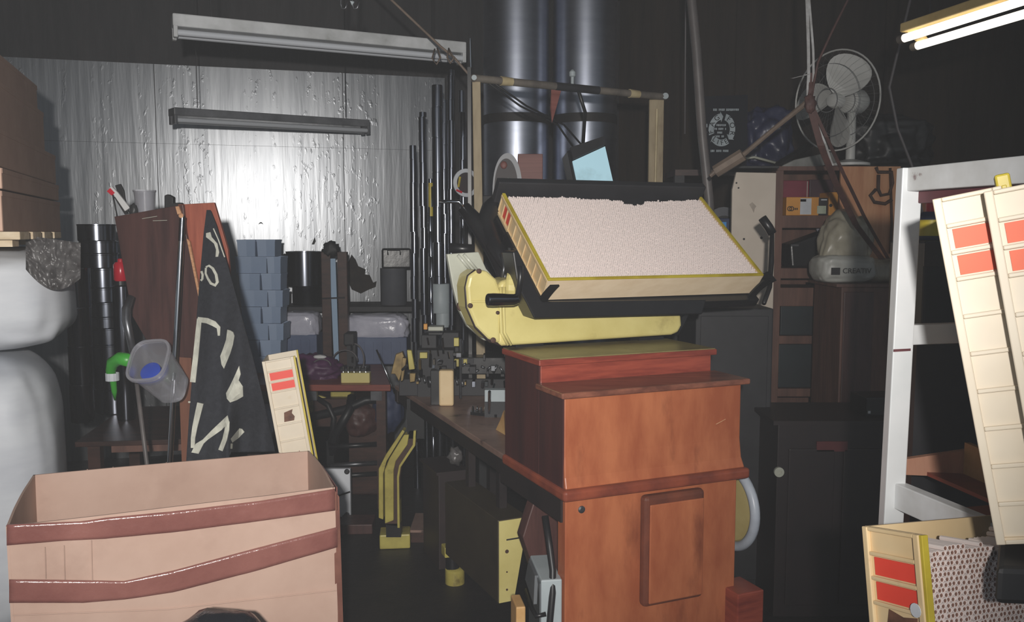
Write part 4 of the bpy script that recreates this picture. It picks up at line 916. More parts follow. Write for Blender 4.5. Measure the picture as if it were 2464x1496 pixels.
b = MB(); b.tube([P(1108, 815, 3.86), P(1108, 958, 3.86)], .006, 8); b.build('upright_rod', 'steel_dull', mk, smooth=True)
for k in range(9): MB().tube([P(1006 + k * 13, 900 + (k * 37) % 17, 3.88), P(1010 + k * 13, 916 + (k * 23) % 19, 3.86)], .006, 6).build('fitting', 'steel_dull', mk, smooth=2)
for k in range(7): MB().tube([P(1112 + k * 15, 880 + (k * 31) % 23, 3.86), P(1122 + k * 15, 874 + (k * 19) % 23, 3.86)], .006, 6).build('fitting', 'steel_dull', mk, smooth=2)
gp_ = B0 + bd * .33 + bu * .17
q = Zp(1192, 985, BZ)
tb_ = T('pale_blue_block', 'pale blue block behind the chrome rod on the bench', 'block', V((P(1192, 950, 3.5).x, 3.5, BZ)))
a, c = P(1166, 966, 3.52), P(1222, 938, 3.52)
MB().obox(V((a.x, 3.52, BZ)), V((c.x - a.x, 0, 0)), V((0, .05, 0)), UZ * (c.z - BZ)).build('block', 'grey_box', tb_, bevel=.003)
MB().obox(V((a.x, 3.51, BZ)), V((c.x - a.x, 0, 0)), V((0, .01, 0)), UZ * (a.z - BZ)).build('dark_base', 'black_matte', tb_)
tag(MB().tube([Zp(1177, 1000, BZ) + UZ * .0, P(1178, 942, 3.32)], .006, 8).build('chrome_rod', 'chrome', smooth=True), 'short upright chrome rod standing on the bench', 'rod')
pr = T('pin_rack', 'dark rack of small silver pins on the bench near the cabinet', 'rack', Zp(1160, 1004, BZ))
b = Zp(1138, 996, BZ); c = Zp(1196, 1002, BZ); dq = (c - b)
MB().obox(b - V((.01, .015, 0)), dq * 1.1, V((0, .05, 0)), UZ * .012).build('base', 'black_paint', pr)
for k in range(7):
    p = b + dq * (k / 6) + UZ * .012 + V((0, .01 * (k % 2), 0)); MB().lathe([(.005, 0), (.005, .014), (.002, .022)], p, n=8).build('pin', 'chrome', pr, smooth=True)
sc_ = T('wooden_scoop', 'small tan wooden scoop half hidden behind the cabinet on the bench', 'scoop', Zp(1210, 1050, BZ))
MB().prism([Zp(1192, 1034, BZ), Zp(1216, 1048, BZ), Zp(1216, 1048, BZ) + UZ * .085, Zp(1212, 1036, BZ) + UZ * .08, Zp(1203, 1035, BZ) + UZ * .04], bu * .03).build('body', 'tray_wood', sc_, bevel=.003)
tag(MB().tube([P(906, 841, 4.26), P(942, 927, 4.28), P(950, 946, 4.29)], .005, 6).build('steel_pin', 'chrome', smooth=2), 'thin bright steel rod leaning at the far corner of the bench', 'rod')
# under the bench, dark odds and ends
ub = T('brown_case', 'dark brown case under the middle of the bench', 'case', V((P(1075, 1140, 3.75).x, 3.8, 0)))
q = P(1065, 1090, 3.85); MB().box((q.x, 3.92, 0), (.13, .25, .44), 22).build('body', 'case_dark', ub, bevel=.004); MB().box((q.x, 3.90, .44), (.15, .27, .012), 22).build('lid', 'case_dark', ub)
tag(MB().lump(P(1096, 1098, 3.6), (.03, .03, .035), .5, 3, 9, 3).build('silver_scrap', 'film', smooth=2), 'crumpled scrap of silver film stuck under the bench edge', 'scrap')
sb = T('pink_board', 'flat pinkish board lying beyond the olive hopper on the floor', 'board', V((P(1035, 1255, 4.4).x, 4.4, 0)))
q = P(1034, 1254, 4.25); MB().box((q.x, 4.25, 0), (.16, .24, q.z - .012)).build('support', 'dark_wood', sb); MB().box((q.x, 4.25, q.z - .012), (.17, .26, .012)).build('top', 'bench_top', sb)

# under the red table
um = T('winding_machine', 'old yellow winding machine with thick cables under the red table', 'machine', V((P(800, 1100, 4.9).x, 4.9, 0)))
q = P(762, 1002, 4.95)
MB().lathe([(.02, -.01), (.115, -.008), (.128, 0), (.128, .02), (.02, .03)], V((q.x, 4.95, q.z)), V((0, -1, 0)), 36).build('wheel', 'leg_yellow', um, smooth=True)
q = P(822, 960, 5.0); MB().box((q.x, 5.02, q.z - .02), (.12, .1, .10)).build('yellow_housing', 'leg_yellow', um, bevel=.01)
q = P(850, 1040, 5.0); MB().box((q.x, 5.05, 0), (.42, .3, .56)).build('body', 'dark_wood', um, bevel=.01)
MB().lump(P(868, 1010, 4.9), (.10, .08, .10), .2, 2, 4, 4).build('motor_casing', 'brown_board', um, smooth=2)
MB().box((P(790, 1100, 4.95).x, 5.02, 0), (.26, .24, .40)).build('plinth', 'black_matte', um)
b = MB(); b.tube([P(700, 1020, 4.84), P(760, 1000, 4.82), P(830, 985, 4.80), P(880, 962, 4.80), P(915, 960, 4.82)], .024, 8)
b.tube([P(846, 955, 4.86), P(842, 985, 4.78), P(824, 1015, 4.76), P(806, 1045, 4.80), P(796, 1110, 4.84)], .026, 8)
b.tube([P(764, 958, 4.80), P(790, 975, 4.79), P(803, 1005, 4.77), P(800, 1040, 4.79), P(794, 1070, 4.82)], .016, 8)
b.build('cable_loom', 'cable_black', um, smooth=2)
for y in (1075, 1120, 1146): 
    b = MB(); b.tube([P(790, y, 4.78), P(930, y - 8, 4.86)], .014, 8); b.build('cross_rail', 'steel_dull' if y == 1120 else 'black_paint', um, smooth=2)
for px in (795, 926):
    p = P(px, 1146, 4.80 if px < 800 else 4.86); MB().box((p.x, p.y + .02, 0), (.04, .03, p.z + .2)).build('rail_post', 'black_paint', um)
q = P(935, 990, 4.9)
tag(MB().lump(V((q.x, 4.9, q.z + .01)), (.085, .06, .13), .2, 2, 6, 4, deg=5).build('blue_bag', 'denim', smooth=2), 'dark blue cloth bag hanging under the right end of the red table', 'bag')
wp = T('metal_chassis', 'small white metal panel with corner bolts behind the cardboard box corner', 'panel', V((P(812, 1245, 4.4).x, 4.4, 0)))
a, c = P(768, 1244, 4.42), P(842, 1128, 4.42)
MB().obox(V((a.x, 4.42, a.z)), V((c.x - a.x, 0, 0)), V((0, .03, 0)), UZ * (c.z - a.z)).build('plate', 'panel_white', wp, bevel=.004)
MB().obox(V((a.x - .1, 4.425, 0)), V((.25, 0, 0)), V((0, .03, 0)), UZ * a.z).build('base', 'black_matte', wp)
for x, y in ((835, 1134), (835, 1238)): MB().lathe([(.014, 0), (.014, .006), (.008, .010)], P(x, y, 4.418), V((0, -1, 0)), 12).build('bolt', 'steel_dull', wp)
MB().tube([P(815, 1192, 4.41), P(842, 1183, 4.41)], .005, 6).build('strap', 'cable_black', wp)
q = P(858, 1262, 4.3)
tag(MB().box((q.x, 4.32, 0), (.17, .16, q.z + .02), 3).build('wooden_stool', 'brown_board', bevel=.004), 'low dark reddish block on the floor right of the white panel', 'block')

# ------------------------------------------------------------------ cream frame over the machine
fr = T('frame_rail', 'cream and grey pipe frame standing behind the tilted tray', 'frame', V((P(1150, 500, 4.0).x, 4.0, BZ)))
fz = P(1140, 188, 4.0).z
F0 = P(1137, 188, 4.0); F1 = P(1600, 233, 4.0 * (560 - 188) / (560 - 233) if 0 else 4.55)
a, c = P(1138, 200, 4.0), P(1160, 200, 4.0)
pe = P(1165, 520, 4.0)
MB().prism([P(1136, 196, 4.0), P(1156, 196, 4.0), V((P(1168, 540, 4.0).x, 4.0, BZ)), V((P(1146, 540, 4.0).x, 4.0, BZ))], V((0, .03, 0))).build('front_post', 'post_cream', fr, bevel=.003)
MB().obox(V((P(1124, 100, 4.0).x, 4.01, BZ)), V((.016, 0, 0)), V((0, .02, 0)), UZ * (P(1124, 160, 4).z - BZ)).build('dark_upright', 'black_paint', fr)
MB().tube([P(1132, 92, 4.03), P(1134, 190, 4.03)], .004, 6).build('pin', 'chrome', fr)
MB().tube([F0, F1], .018, 10).build('cross_bar', 'bar_grey', fr, smooth=True)
def along(px): 
    s = (px - 1137) / (1600 - 1137); s = s * 4.0 / (s * 4.0 + (1 - s) * 4.55); return F0.lerp(F1, s)
dF = (F1 - F0).normalized()
MB().tube([along(1336), along(1440)], .0195, 10).build('black_wrap', 'black_matte', fr, smooth=True)
for px in (1214, 1522): MB().tube([along(px) - dF * .02, along(px) + dF * .04], [.022, .019], 10).build('tape_wrap', 'tape_beige', fr, smooth=True)
MB().lathe([(.012, 0), (.012, .006)], P(1141, 187, 3.975), V((0, -1, 0)), 12).build('bolt', 'grey_box', fr); MB().lathe([(.016, 0), (.016, .006)], P(1601, 231, 4.53), V((0, -1, 0)), 12).build('bolt', 'grey_box', fr)
MB().obox(V((P(1562, 240, 4.55).x, 4.54, .0)), V((.075, 0, 0)), V((0, .03, 0)), UZ * (P(1580, 240, 4.55).z)).build('rear_post', 'post_cream', fr, bevel=.003)
MB().tube([P(1581, 262, 4.53), P(1576, 480, 4.53)], .006, 6).build('conduit', 'tape_beige', fr, smooth=True)
MB().prism([along(1326) - UZ * .018, along(1350) - UZ * .018, P(1336, 270, 4.25), P(1328, 296, 4.25), P(1324, 260, 4.24)], V((0, .012, 0))).build('red_ribbon', 'sign_red', fr)
bq = along(1377); MB().lathe([(.008, .016), (.008, .05), (.016, .055), (.016, .075), (.006, .085)], bq, n=12).build('small_bulb', 'grey_box', fr, smooth=True)
# hanging monitor
mo = T('hanging_mirror', 'small black boxed monitor with a painted pale blue reflection hung behind the tray', 'mirror', P(1425, 400, 4.35))  # a looking glass; its face carries the painted flash reflection
q4 = [P(x, y, yy) for x, y, yy in ((1372, 366, 4.36), (1452, 340, 4.42), (1477, 450, 4.36), (1394, 470, 4.30))]
nrm = (q4[1] - q4[0]).cross(q4[3] - q4[0]).normalized(); nrm = nrm if nrm.y > 0 else -nrm
cc4 = sum(q4, V()) / 4
def sc4(f): return [cc4 + (p - cc4) * f for p in q4]
MB().prism([p + (p - cc4) * .12 + nrm * .004 for p in q4], nrm * .10).build('casing', 'black_paint', mo, bevel=.006)
def inner(s, t): return q4[0].lerp(q4[1], s).lerp(q4[3].lerp(q4[2], s), t)
MB().prism([inner(.0, .22), inner(1, .0 + .12), inner(1, 1), inner(0, 1)], nrm * .006 * -1).build('mirror_glow', 'mirror_glow', mo)
MB().prism([inner(0, -.08), inner(1, -.08), inner(1, .10), inner(0, .20)], nrm * -.02).build('hood', 'black_matte', mo)
tpm = inner(.5, -.1) + nrm * .05
MB().tube([along(1390), P(1408, 270, 4.34), tpm], .009, 8).build('hanger_arm', 'black_paint', mo, smooth=2)
for s_ in (.2, .45): MB().tube([along(1150 + 60 * s_), P(1240 + 60 * s_, 255, 4.25), P(1330 + 60 * s_, 300, 4.36), inner(s_, -.08) + nrm * .03], .005, 6).build('wire', 'cable_black', mo, smooth=2)
# silos
for px, r, lab in ((1242, .212, 'left tall dark grey steel silo behind the cream frame'), (1407, .205, 'right tall dark grey steel silo behind the cream frame')):
    q = P(px, 300, 5.75); s = T('steel_silo', lab, 'silo', V((q.x, 5.75, 0)), 'pair of steel silos')
    MB().lathe([(r, 0), (r, 3.19)], (q.x, 5.75, 0), n=64).build('shell', 'silo', s, smooth=True)
    z = P(px, 280, 5.53).z; MB().lathe([(r + .004, -.028), (r + .004, .028)], (q.x, 5.75, z), n=64, capa=False, capb=False).build('band', 'silo_band', s, smooth=True)
# dark cabinet with arch sign and red roll box
dc = T('dark_locker', 'dark steel locker behind the machine carrying the arch sign', 'locker', V((P(1240, 500, 5.15).x, 5.2, 0)))
zl = P(1240, 470, 5.0).z
MB().obox(V((P(1150, 500, 5.0).x, 5.0, 0)), V((.40, 0, 0)), V((0, .36, 0)), UZ * zl).build('body', 'black_matte', dc, bevel=.004)
ar = T('arch_sign', 'arch shaped sign with a white border and green arrow on the dark locker', 'sign', V((P(1222, 470, 5.02).x, 5.06, zl)))
def arch(cx, w, h, y0, off, n=20):
    pts = [(cx - w / 2, y0)]; pts += [(cx - w / 2 * math.cos(a), y0 - h * math.sin(a) ** .8) for a in [math.pi * k / n for k in range(1, n)]]; pts.append((cx + w / 2, y0)); return [P(x, y, 5.06 - off) for x, y in pts]
MB().prism(arch(1221, 72, 102, 470, 0), V((0, .05, 0))).build('border', 'sign_grey', ar); MB().prism(arch(1218, 58, 88, 469, .004), V((0, .01, 0))).build('face', 'sign_dark', ar)
MB().prism([P(x, y, 5.045) for x, y in [(1206, 455), (1211, 430), (1224, 428), (1232, 446), (1236, 466), (1231, 462), (1224, 440), (1213, 440), (1209, 456)]], V((0, .008, 0))).build('green_arrow', 'sign_green', ar)
MB().lump(P(1212, 397, 5.055), (.02, .006, .022), .1, 2, 1, 3).build('red_spot', 'sign_red', ar, smooth=2)
rx = T('striped_carton', 'dull red striped carton with a cream foot right of the arch sign', 'carton', V((P(1280, 470, 5.1).x, 5.12, zl)))
a, c = P(1246, 470, 5.1), P(1306, 370, 5.1); zm = P(1280, 447, 5.1).z
MB().obox(V((a.x, 5.1, zm)), V((c.x - a.x, 0, 0)), V((0, .16, 0)), UZ * (c.z - zm)).build('body', 'sign_red', rx, bevel=.003); MB().obox(V((a.x, 5.098, zl)), V((c.x - a.x + .004, 0, 0)), V((0, .164, 0)), UZ * (zm - zl)).build('foot_band', 'sign_cream', rx)
# red disc left of the post: round clock-like thing
rd_ = T('round_dial', 'thin white ring dial with yellow and red marks left of the cream post', 'dial', P(1112, 440, 4.7))
cq = P(1120, 440, 4.72); MB().lathe([(.055, 0), (.075, .004), (.075, .012), (.055, .012)], cq, V((.45, -.9, 0)), 28, capa=False, capb=False).build('ring', 'label_white', rd_, smooth=True); MB().lathe([(.056, .0), (.056, .004)], cq, V((.45, -.9, 0)), 28).build('face', 'sign_dark', rd_)
MB().tube([P(1103, 450, 4.68), P(1107, 425, 4.68)], .006, 6).build('yellow_mark', 'rim_yellow', rd_); MB().tube([P(1098, 457, 4.68), P(1112, 463, 4.68)], .006, 6).build('red_mark', 'red_plastic', rd_)
MB().tube([cq + V((.0, .02, 0)), V((cq.x, cq.y + .02, BZ * 0))], .012, 8).build('stand', 'cable_black', rd_)

# ------------------------------------------------------------------ hanging fluorescent fixtures, strings
def fixture(name, label, A, B, on, chains=True, sc=1.0, hmat='fixture_white'):
    d = (B - A).normalized(); side = V((d.y, -d.x, 0)).normalized()
    if side.y > 0: side = -side          # towards the camera
    t = T(name, label, 'light', (A + B) / 2); L = (B - A).length
    hm_, tm = ('fixture_warm', 'tube_on') if on else (hmat, 'tube_off')
    MB().obox(A - side * .05 + UZ * .012, d * L, side * .10, UZ * .055 * sc).build('housing', hm_, t, bevel=.006)
    for k, o in ((0, -.03), (1, .035)):
        MB().tube([A + d * .02 + side * o - UZ * .012, B - d * .02 + side * o - UZ * .012], .014, 14).build('light_tube', tm, t, smooth=True)
        for e, s in ((A, 1), (B, -1)): MB().obox(e + d * s * .002 + side * (o - .016) - UZ * .034, d * s * .018, side * .032, UZ * .05).build('lamp_holder', hm_, t, bevel=.003)
    if chains:
        for s in (.12, .88):
            p = A.lerp(B, s) + UZ * .067; MB().tube([p, V((p.x, p.y, 3.2))], .0025, 5).build('hanging_chain', 'cable_black', t)
    return t
zA = 2.38
fixture('fluorescent_fixture', 'long unlit fluorescent fixture, the upper one near the ceiling', Zp(414, 74, zA), Zp(1114, 138, zA), False)
fixture('fluorescent_fixture', 'dim unlit fluorescent fixture hanging close to the foil wall', P(412, 284, 5.0), P(882, 311, 5.8), False, sc=.8, hmat='fixture_dim')
lf = T('fluorescent_fixture', 'lit fluorescent fixture with two glowing tubes at upper right', 'light', P(2400, 20, 2.7))
t1a, t1b, t2a, t2b = P(2176, 92, 3.0), P(2720, -80, 2.3), P(2208, 110, 3.02), P(2720, -42, 2.32)
dl = (t1b - t1a).normalized(); sl = V((dl.y, -dl.x, 0)).normalized(); sl = sl if sl.y > 0 else -sl
hL = (t1b - t1a).length
MB().obox(t1a + UZ * .020 - sl * .012 - dl * .01, dl * (hL + .02), sl * .075, UZ * .03).build('housing', 'fixture_warm', lf, bevel=.004)
for a_, b_ in ((t1a, t1b), (t2a, t2b)):
    MB().tube([a_, b_], .0135, 16).build('light_tube', 'tube_on', lf, smooth=True)
    for e_, s_ in ((a_, -1), (b_, 1)): MB().tube([e_, e_ + dl * s_ * .022], .0145, 12).build('lamp_holder', 'bar_grey', lf, smooth=True)
MB().prism([t1a + dl * .01 + UZ * .02, t1a + dl * .05 + UZ * .02, t2a + dl * .03 + UZ * .012, t2a - dl * .005 + UZ * .012], sl * .02).build('end_bracket', 'fixture_warm', lf)
for s_ in (.1, .9):
    p = t1a.lerp(t1b, s_) + UZ * .048 + sl * .03; MB().tube([p, V((p.x, p.y, 3.2))], .0025, 5).build('hanging_chain', 'cable_black', lf)
st = MB(); st.tube([P(942, 0, 4.1) + (P(942, 0, 4.1) - P(1060, 112, 4.08)) * .9, P(942, 0, 4.1), P(1060, 112, 4.06), P(1092, 138, 4.05), P(1134, 186, 4.02)], .006, 6)
st.tube([P(1046, 118, 4.04), P(1040, 140, 4.0), P(1050, 156, 4.0), P(1060, 138, 4.03), P(1052, 116, 4.06)], .004, 6)
st.tube([P(1080, 118, 4.04), P(1092, 140, 4.0), P(1084, 152, 4.0), P(1076, 138, 4.03), P(1080, 116, 4.06)], .004, 6)
tag(st.build('tie_string', 'stick_wood', smooth=2), 'taut string tied round the right end of the upper unlit fixture', 'string')
hk = T('ceiling_hook', 'small pair of metal hooks hanging at the top edge of the picture', 'hook', P(838, 10, 3.6))
for px in (824, 852): MB().tube([P(px, -120, 3.6), P(px - 4, 10, 3.6), P(px, 22, 3.6), P(px + 8, 20, 3.6), P(px + 12, 4, 3.6)], .005, 6).build('hook', 'steel_dull', hk, smooth=2)
MB().prism([P(842, 2, 3.59), P(852, 4, 3.59), P(847, 13, 3.59)], V((0, .01, 0))).build('label_flag', 'grey_box', hk)
MB().box(P(838, -125, 3.6) - UZ * .0, (.12, .06, 3.2 - P(838, -125, 3.6).z)).build('mount', 'black_matte', hk)
# ------------------------------------------------------------------ right side, far: storage rack, bookcase, boards
def fbox(px0, py0, px1, py1, Y, d, z0=None):
    a, c = P(px0, py1, Y), P(px1, py0, Y); zz = a.z if z0 is None else z0
    return MB().obox(V((a.x, Y, zz)), V((c.x - a.x, 0, 0)), V((0, d, 0)), UZ * (c.z - zz))
RZ = P(1900, 408, 4.55).z
rk = T('storage_rack', 'dark tall storage rack along the brown wall carrying the tarps', 'rack', V((1.5, 4.75, 0)))
x0, x1 = P(1625, 400, 4.55).x, P(2300, 400, 4.55).x
MB().obox(V((x0, 4.55, RZ - .03)), V((x1 - x0, 0, 0)), V((0, .30, 0)), UZ * .03).build('top_board', 'dark_wood', rk)
for s in (.0, .33, .66, .97): MB().obox(V((x0 + (x1 - x0) * s, 4.56, 0)), V((.05, 0, 0)), V((0, .05, 0)), UZ * (RZ - .03)).build('post', 'black_matte', rk)
for z in (.5, 1.0, 1.42): MB().obox(V((x0, 4.56, z)), V((x1 - x0, 0, 0)), V((0, .28, 0)), UZ * .02).build('shelf_board', 'dark_wood', rk)
gd = T('grey_drum', 'grey plastic drum with a dark mouth behind the gap left of the cream board', 'drum', V((P(1735, 560, 4.6).x, 4.66, 1.44)))
q = P(1735, 520, 4.66); MB().lathe([(.03, -.02), (.09, -.01), (.095, 0), (.095, .1)], V((q.x, 4.70, 1.54)), V((0, -1, 0)), 24).build('body', 'bucket_grey', gd, smooth=True); MB().lathe([(.06, 0), (.06, .01)], V((q.x, 4.595, 1.53)), V((0, -1, 0)), 20).build('mouth', 'plain_black', gd)
bb = T('blue_canister', 'dark blue canister with a bright blue label beside the tray edge', 'canister', V((P(1744, 570, 4.3).x, 4.3, 0)))
fbox(1722, 525, 1766, 590, 4.32, .08, 0).build('body', 'denim', bb, bevel=.006); fbox(1724, 534, 1748, 560, 4.315, .006).build('label', 'cyan_plastic', bb)
# poster board
pt = T('dark_poster', 'dark poster reading FAG FOR LIFE round a ring of white arrows', 'poster', V((P(1745, 405, 4.62).x, 4.62, RZ)))
PPl = (P(1745, 320, 4.60), V((0, -1, 0)))
MB().prism([onp(x, y, PPl) for x, y in [(1692, 232), (1800, 228), (1796, 408), (1690, 408)]], V((0, .012, 0))).build('sheet', 'poster_dark', pt)
PPl = (P(1745, 320, 4.598), V((0, -1, 0)))
ocx, ocy, orx, ory = 1737, 312, 32, 40
ro = math.radians(6)
def el(a, k):
    x, y = orx * k * math.cos(a), -ory * k * math.sin(a); return (ocx + x * math.cos(ro) - y * math.sin(ro), ocy + x * math.sin(ro) + y * math.cos(ro))
def arc(a0, a1, tip):
    n = 16; As = [math.radians(a0 + (a1 - a0) * k / n) for k in range(n + 1)]
    at = math.radians(a1 + tip); pts = [el(a, 1.0) for a in As] + [el(As[-1], 1.12), el(at, .8), el(As[-1], .46)] + [el(a, .60) for a in As[::-1]]
    MB().prism([onp(x, y, PPl) for x, y in pts], V((0, .002, 0))).build('arrow', 'poster_ink', pt)
arc(78, -28, -14); arc(205, 104, -14); arc(-50, -132, -12)
def on_arc(txt, a0, a1, h):
    for k, ch in enumerate(txt):
        a = math.radians(a0 + (a1 - a0) * k / (len(txt) - 1)); x, y = el(a, .80); p = onp(x, y, (P(1745, 320, 4.597), V((0, -1, 0))))
        rt_ = V((math.sin(a), 0, -math.cos(a))); u_ = V((math.cos(a), 0, math.sin(a)))
        text_part(ch, 'letter', 'poster_dark', pt, p, rt_, u_, h, off=.0006)
on_arc('FOR', 58, -10, .026); on_arc('FAG', 195, 125, .026)
for k, ch in enumerate('LIFE'):
    a = math.radians(-128 + k * 23); x, y = el(a, .80); p = onp(x, y, (P(1745, 320, 4.597), V((0, -1, 0)))); text_part(ch, 'letter', 'poster_dark', pt, p, V((-math.sin(a), 0, math.cos(a))), V((-math.cos(a), 0, -math.sin(a))), .024, off=.0006)
rgp = random.Random(5)
for x0_, x1_, y, h in ((1716, 1778, 264, 5.5), (1724, 1746, 301, 5), (1719, 1747, 310, 5), (1726, 1738, 319, 5), (1720, 1740, 328, 5), (1710, 1750, 363, 5.5)):
    b = MB(); x = x0_
    while x < x1_:
        w_ = rgp.uniform(1.6, 3.2)
        if rgp.random() < .86: b.prism([onp(px_, py_, PPl) for px_, py_ in [(x, y - h / 2), (x + w_, y - h / 2), (x + w_, y + h / 2 * rgp.uniform(.5, 1)), (x, y + h / 2)]], V((0, .001, 0)))
        x += w_ + .9
    o_ = b.build('faded_print', 'poster_ink', pt); o_['kind'] = 'stuff'
wt = MB().prism([onp(x, y, (P(1695, 300, 4.59), V((0, -1, 0)))) for x, y in [(1687, 297), (1702, 298), (1702, 306), (1694, 309), (1702, 318), (1690, 319)]], V((0, .004, 0))).build('white_tab', 'poster_ink', pt)
# tarps on top
def tarp(px0, py0, px1, py1, Y, m, label, seed, dz=.16):
    a, c = P(px0, py1, Y), P(px1, py0, Y); w, h = c.x - a.x, c.z - RZ
    return tag(MB().lump(V(((a.x + c.x) / 2, Y + .14, RZ + h / 2)), (w / 2, .14, h / 2), .28, 2.2, seed, 5, flat=-h / 2, power=.75).build('folded_tarp', m, smooth=2), label, 'tarp')
tarp(1800, 250, 1925, 400, 4.56, 'tarp_blue', 'bunched dark blue plastic tarp behind the fan on the rack', 3)
tarp(2060, 275, 2265, 405, 4.62, 'tarp_dark', 'dark bundled sheeting on the rack right of the fan', 7)
# bookcase
bk = T('bookcase', 'open brown wooden bookcase filled with boxes behind the fan straps', 'bookcase', V((P(1950, 700, 4.2).x, 4.35, 0)))
BY = 4.2; bxl, bxr = P(1863, 600, BY).x, P(2060, 600, BY).x; btop = P(1900, 410, BY).z
MB().obox(V((bxl, BY, 0)), V((.036, 0, 0)), V((0, .30, 0)), UZ * btop).build('side_board', 'shelf_wood', bk, bevel=.002)
MB().obox(V((bxr, BY, 0)), V((.036, 0, 0)), V((0, .30, 0)), UZ * btop).build('side_board', 'shelf_wood', bk, bevel=.002)
MB().obox(V((bxl, BY + .29, 0)), V((bxr - bxl, 0, 0)), V((0, .012, 0)), UZ * btop).build('back_board', 'shelf_wood', bk)
MB().obox(V((bxl, BY, btop)), V((bxr - bxl + .036, 0, 0)), V((0, .30, 0)), UZ * .02).build('top_board', 'shelf_wood', bk)
shelfz = {}
for y, th in ((518, .06), (645, .05), (692, .09), (808, .04), (935, .04)):
    z = P(1900, y, BY).z; shelfz[y] = z
    MB().obox(V((bxl + .036, BY + .004, z - th)), V((bxr - bxl - .036, 0, 0)), V((0, .285, 0)), UZ * th).build('shelf_board', 'shelf_wood', bk, bevel=.002)
def onshelf(name, label, px0, px1, ytop, ys, m, cat, Yo=.03, d=.14, parts=()):
    z = shelfz[ys]; a, c = P(px0, 500, BY + Yo), P(px1, 500, BY + Yo); zt2 = P(px0, ytop, BY + Yo).z
    t = T(name, label, cat, V(((a.x + c.x) / 2, BY + Yo + d / 2, z)))
    MB().obox(V((a.x, BY + Yo, z)), V((c.x - a.x, 0, 0)), V((0, d, 0)), UZ * (zt2 - z)).build('body', m, t, bevel=.003)
    for nm_, q0, q1, q2, q3, mm in parts:
        s, e = P(q0, q3, BY + Yo - .002), P(q2, q1, BY + Yo - .002); MB().obox(V((s.x, BY + Yo - .002, s.z)), V((e.x - s.x, 0, 0)), V((0, .003, 0)), UZ * (e.z - s.z)).build(nm_, mm, t)
    return t
ybx = onshelf('yellow_carton', 'yellow parts box with a white label on the top shelf', 1892, 1971, 474, 518, 'yellow_box', 'box', parts=(('white_label', 1925, 477, 1953, 516, 'label_white'), ('tool_print', 1926, 479, 1940, 485, 'rust')))
for cx_ in (1900, 1905): MB().lathe([(.010, 0), (.012, .001), (.008, .001)], P(cx_, 502, BY + .028), V((0, -1, 0)), 14, capa=False, capb=False).build('round_mark', 'plain_black', ybx)
for k_ in range(3): fbox(1909 + k_ * 4, 500, 1911.5 + k_ * 4, 505, BY + .0265, .002).build('printed_bar', 'plain_black', ybx)
onshelf('black_box', 'small black box with a pale green label beside the yellow box', 1968, 1992, 476, 518, 'black_matte', 'box', parts=(('label', 1966, 495, 1988, 514, 'label_green'), ('white_edge', 1976, 479, 1990, 482, 'label_white')))
y2 = onshelf('yellow_carton', 'tall yellow carton at the right end of the top shelf', 1994, 2030, 462, 518, 'yellow_box', 'box', Yo=.05)
MB().lathe([(.008, 0), (.008, .001)], P(1999, 494, BY + .049), V((0, -1, 0)), 12).build('round_mark', 'plain_black', y2)
wb2 = onshelf('red_box', 'dark red box stacked at the back of the top shelf', 1880, 1946, 434, 518, 'red_box', 'box', Yo=.18, d=.1, parts=(('silver_strip', 1941, 436, 1944, 476, 'grey_plate'),))
onshelf('plum_box', 'dark plum box to the right of the dark red box', 1947, 2004, 432, 518, 'plum_box', 'box', Yo=.18, d=.1)
zt3 = shelfz[645]
a = P(1900, 640, BY + .05)
sat = T('black_satchel', 'black leather satchel lying on the middle bookcase shelf', 'bag', V((P(1950, 640, BY).x, BY + .14, zt3)))
MB().prism([onp(x, y, (P(1950, 600, BY + .05), V((0, -1, 0)))) for x, y in [(1900, 588), (1985, 558), (1998, 556), (2000, 644), (1904, 644)]], V((0, .16, 0))).build('body', 'black_bin', sat, bevel=.012, seg=3)
MB().lathe([(.008, 0), (.008, .004)], P(1968, 608, BY + .046), V((0, -1, 0)), 10).build('buckle', 'steel_dull', sat); fbox(1903, 588, 1922, 592, BY + .046, .004).build('badge', 'steel_dull', sat)
tag(MB().lump(P(1990, 548, BY + .12), (.05, .04, .03), .25, 3, 5, 4).build('clear_bag', 'liner', smooth=2), 'small crumpled clear plastic bag on top of the black satchel', 'bag')
onshelf('file_crate', 'dark teal crate on the shelf under the black satchel', 1886, 2000, 712, 808, 'teal_black', 'crate', d=.22)
onshelf('file_crate', 'dark teal crate on the lowest visible bookcase shelf', 1884, 2000, 828, 935, 'teal_black', 'crate', d=.22)
# cream board
co = T('cream_board', 'tall cream panel with small holes behind the right end of the tray', 'board', V((P(1815, 700, 3.95).x, 3.95, 0)))
pts = [onp(x, y, (P(1815, 600, 3.95), V((0, -1, 0)))) for x, y in [(1772, 414), (1868, 416), (1862, 740), (1760, 740), (1762, 456)]]
for i in (2, 3): pts[i] = V((pts[i].x, pts[i].y, 0))
MB().prism(pts, V((0, .02, 0))).build('panel', 'cream_board', co, bevel=.002)
for x, y, r in ((1790, 575, .005), (1832, 572, .006), (1777, 452, .004), (1772, 440, .004)): MB().lathe([(r, 0), (r, .002)], P(x, y, 3.949), V((0, -1, 0)), 10).build('hole', 'plain_black', co)
MB().prism([P(x, y, 3.949) for x, y in [(1803, 492), (1810, 486), (1820, 496), (1816, 502), (1814, 512), (1808, 500)]], V((0, .002, 0))).build('smudge', 'smudge_grey', co)
fl_ = MB().obox(P(1768, 405, 3.96), V((.20, 0, 0)), V((0, .22, 0)), UZ * .012); tag(fl_.build('grey_sheet', 'tarp_dark', bevel=.003), 'dark flat sheet lying across the top of the cream panel', 'sheet')
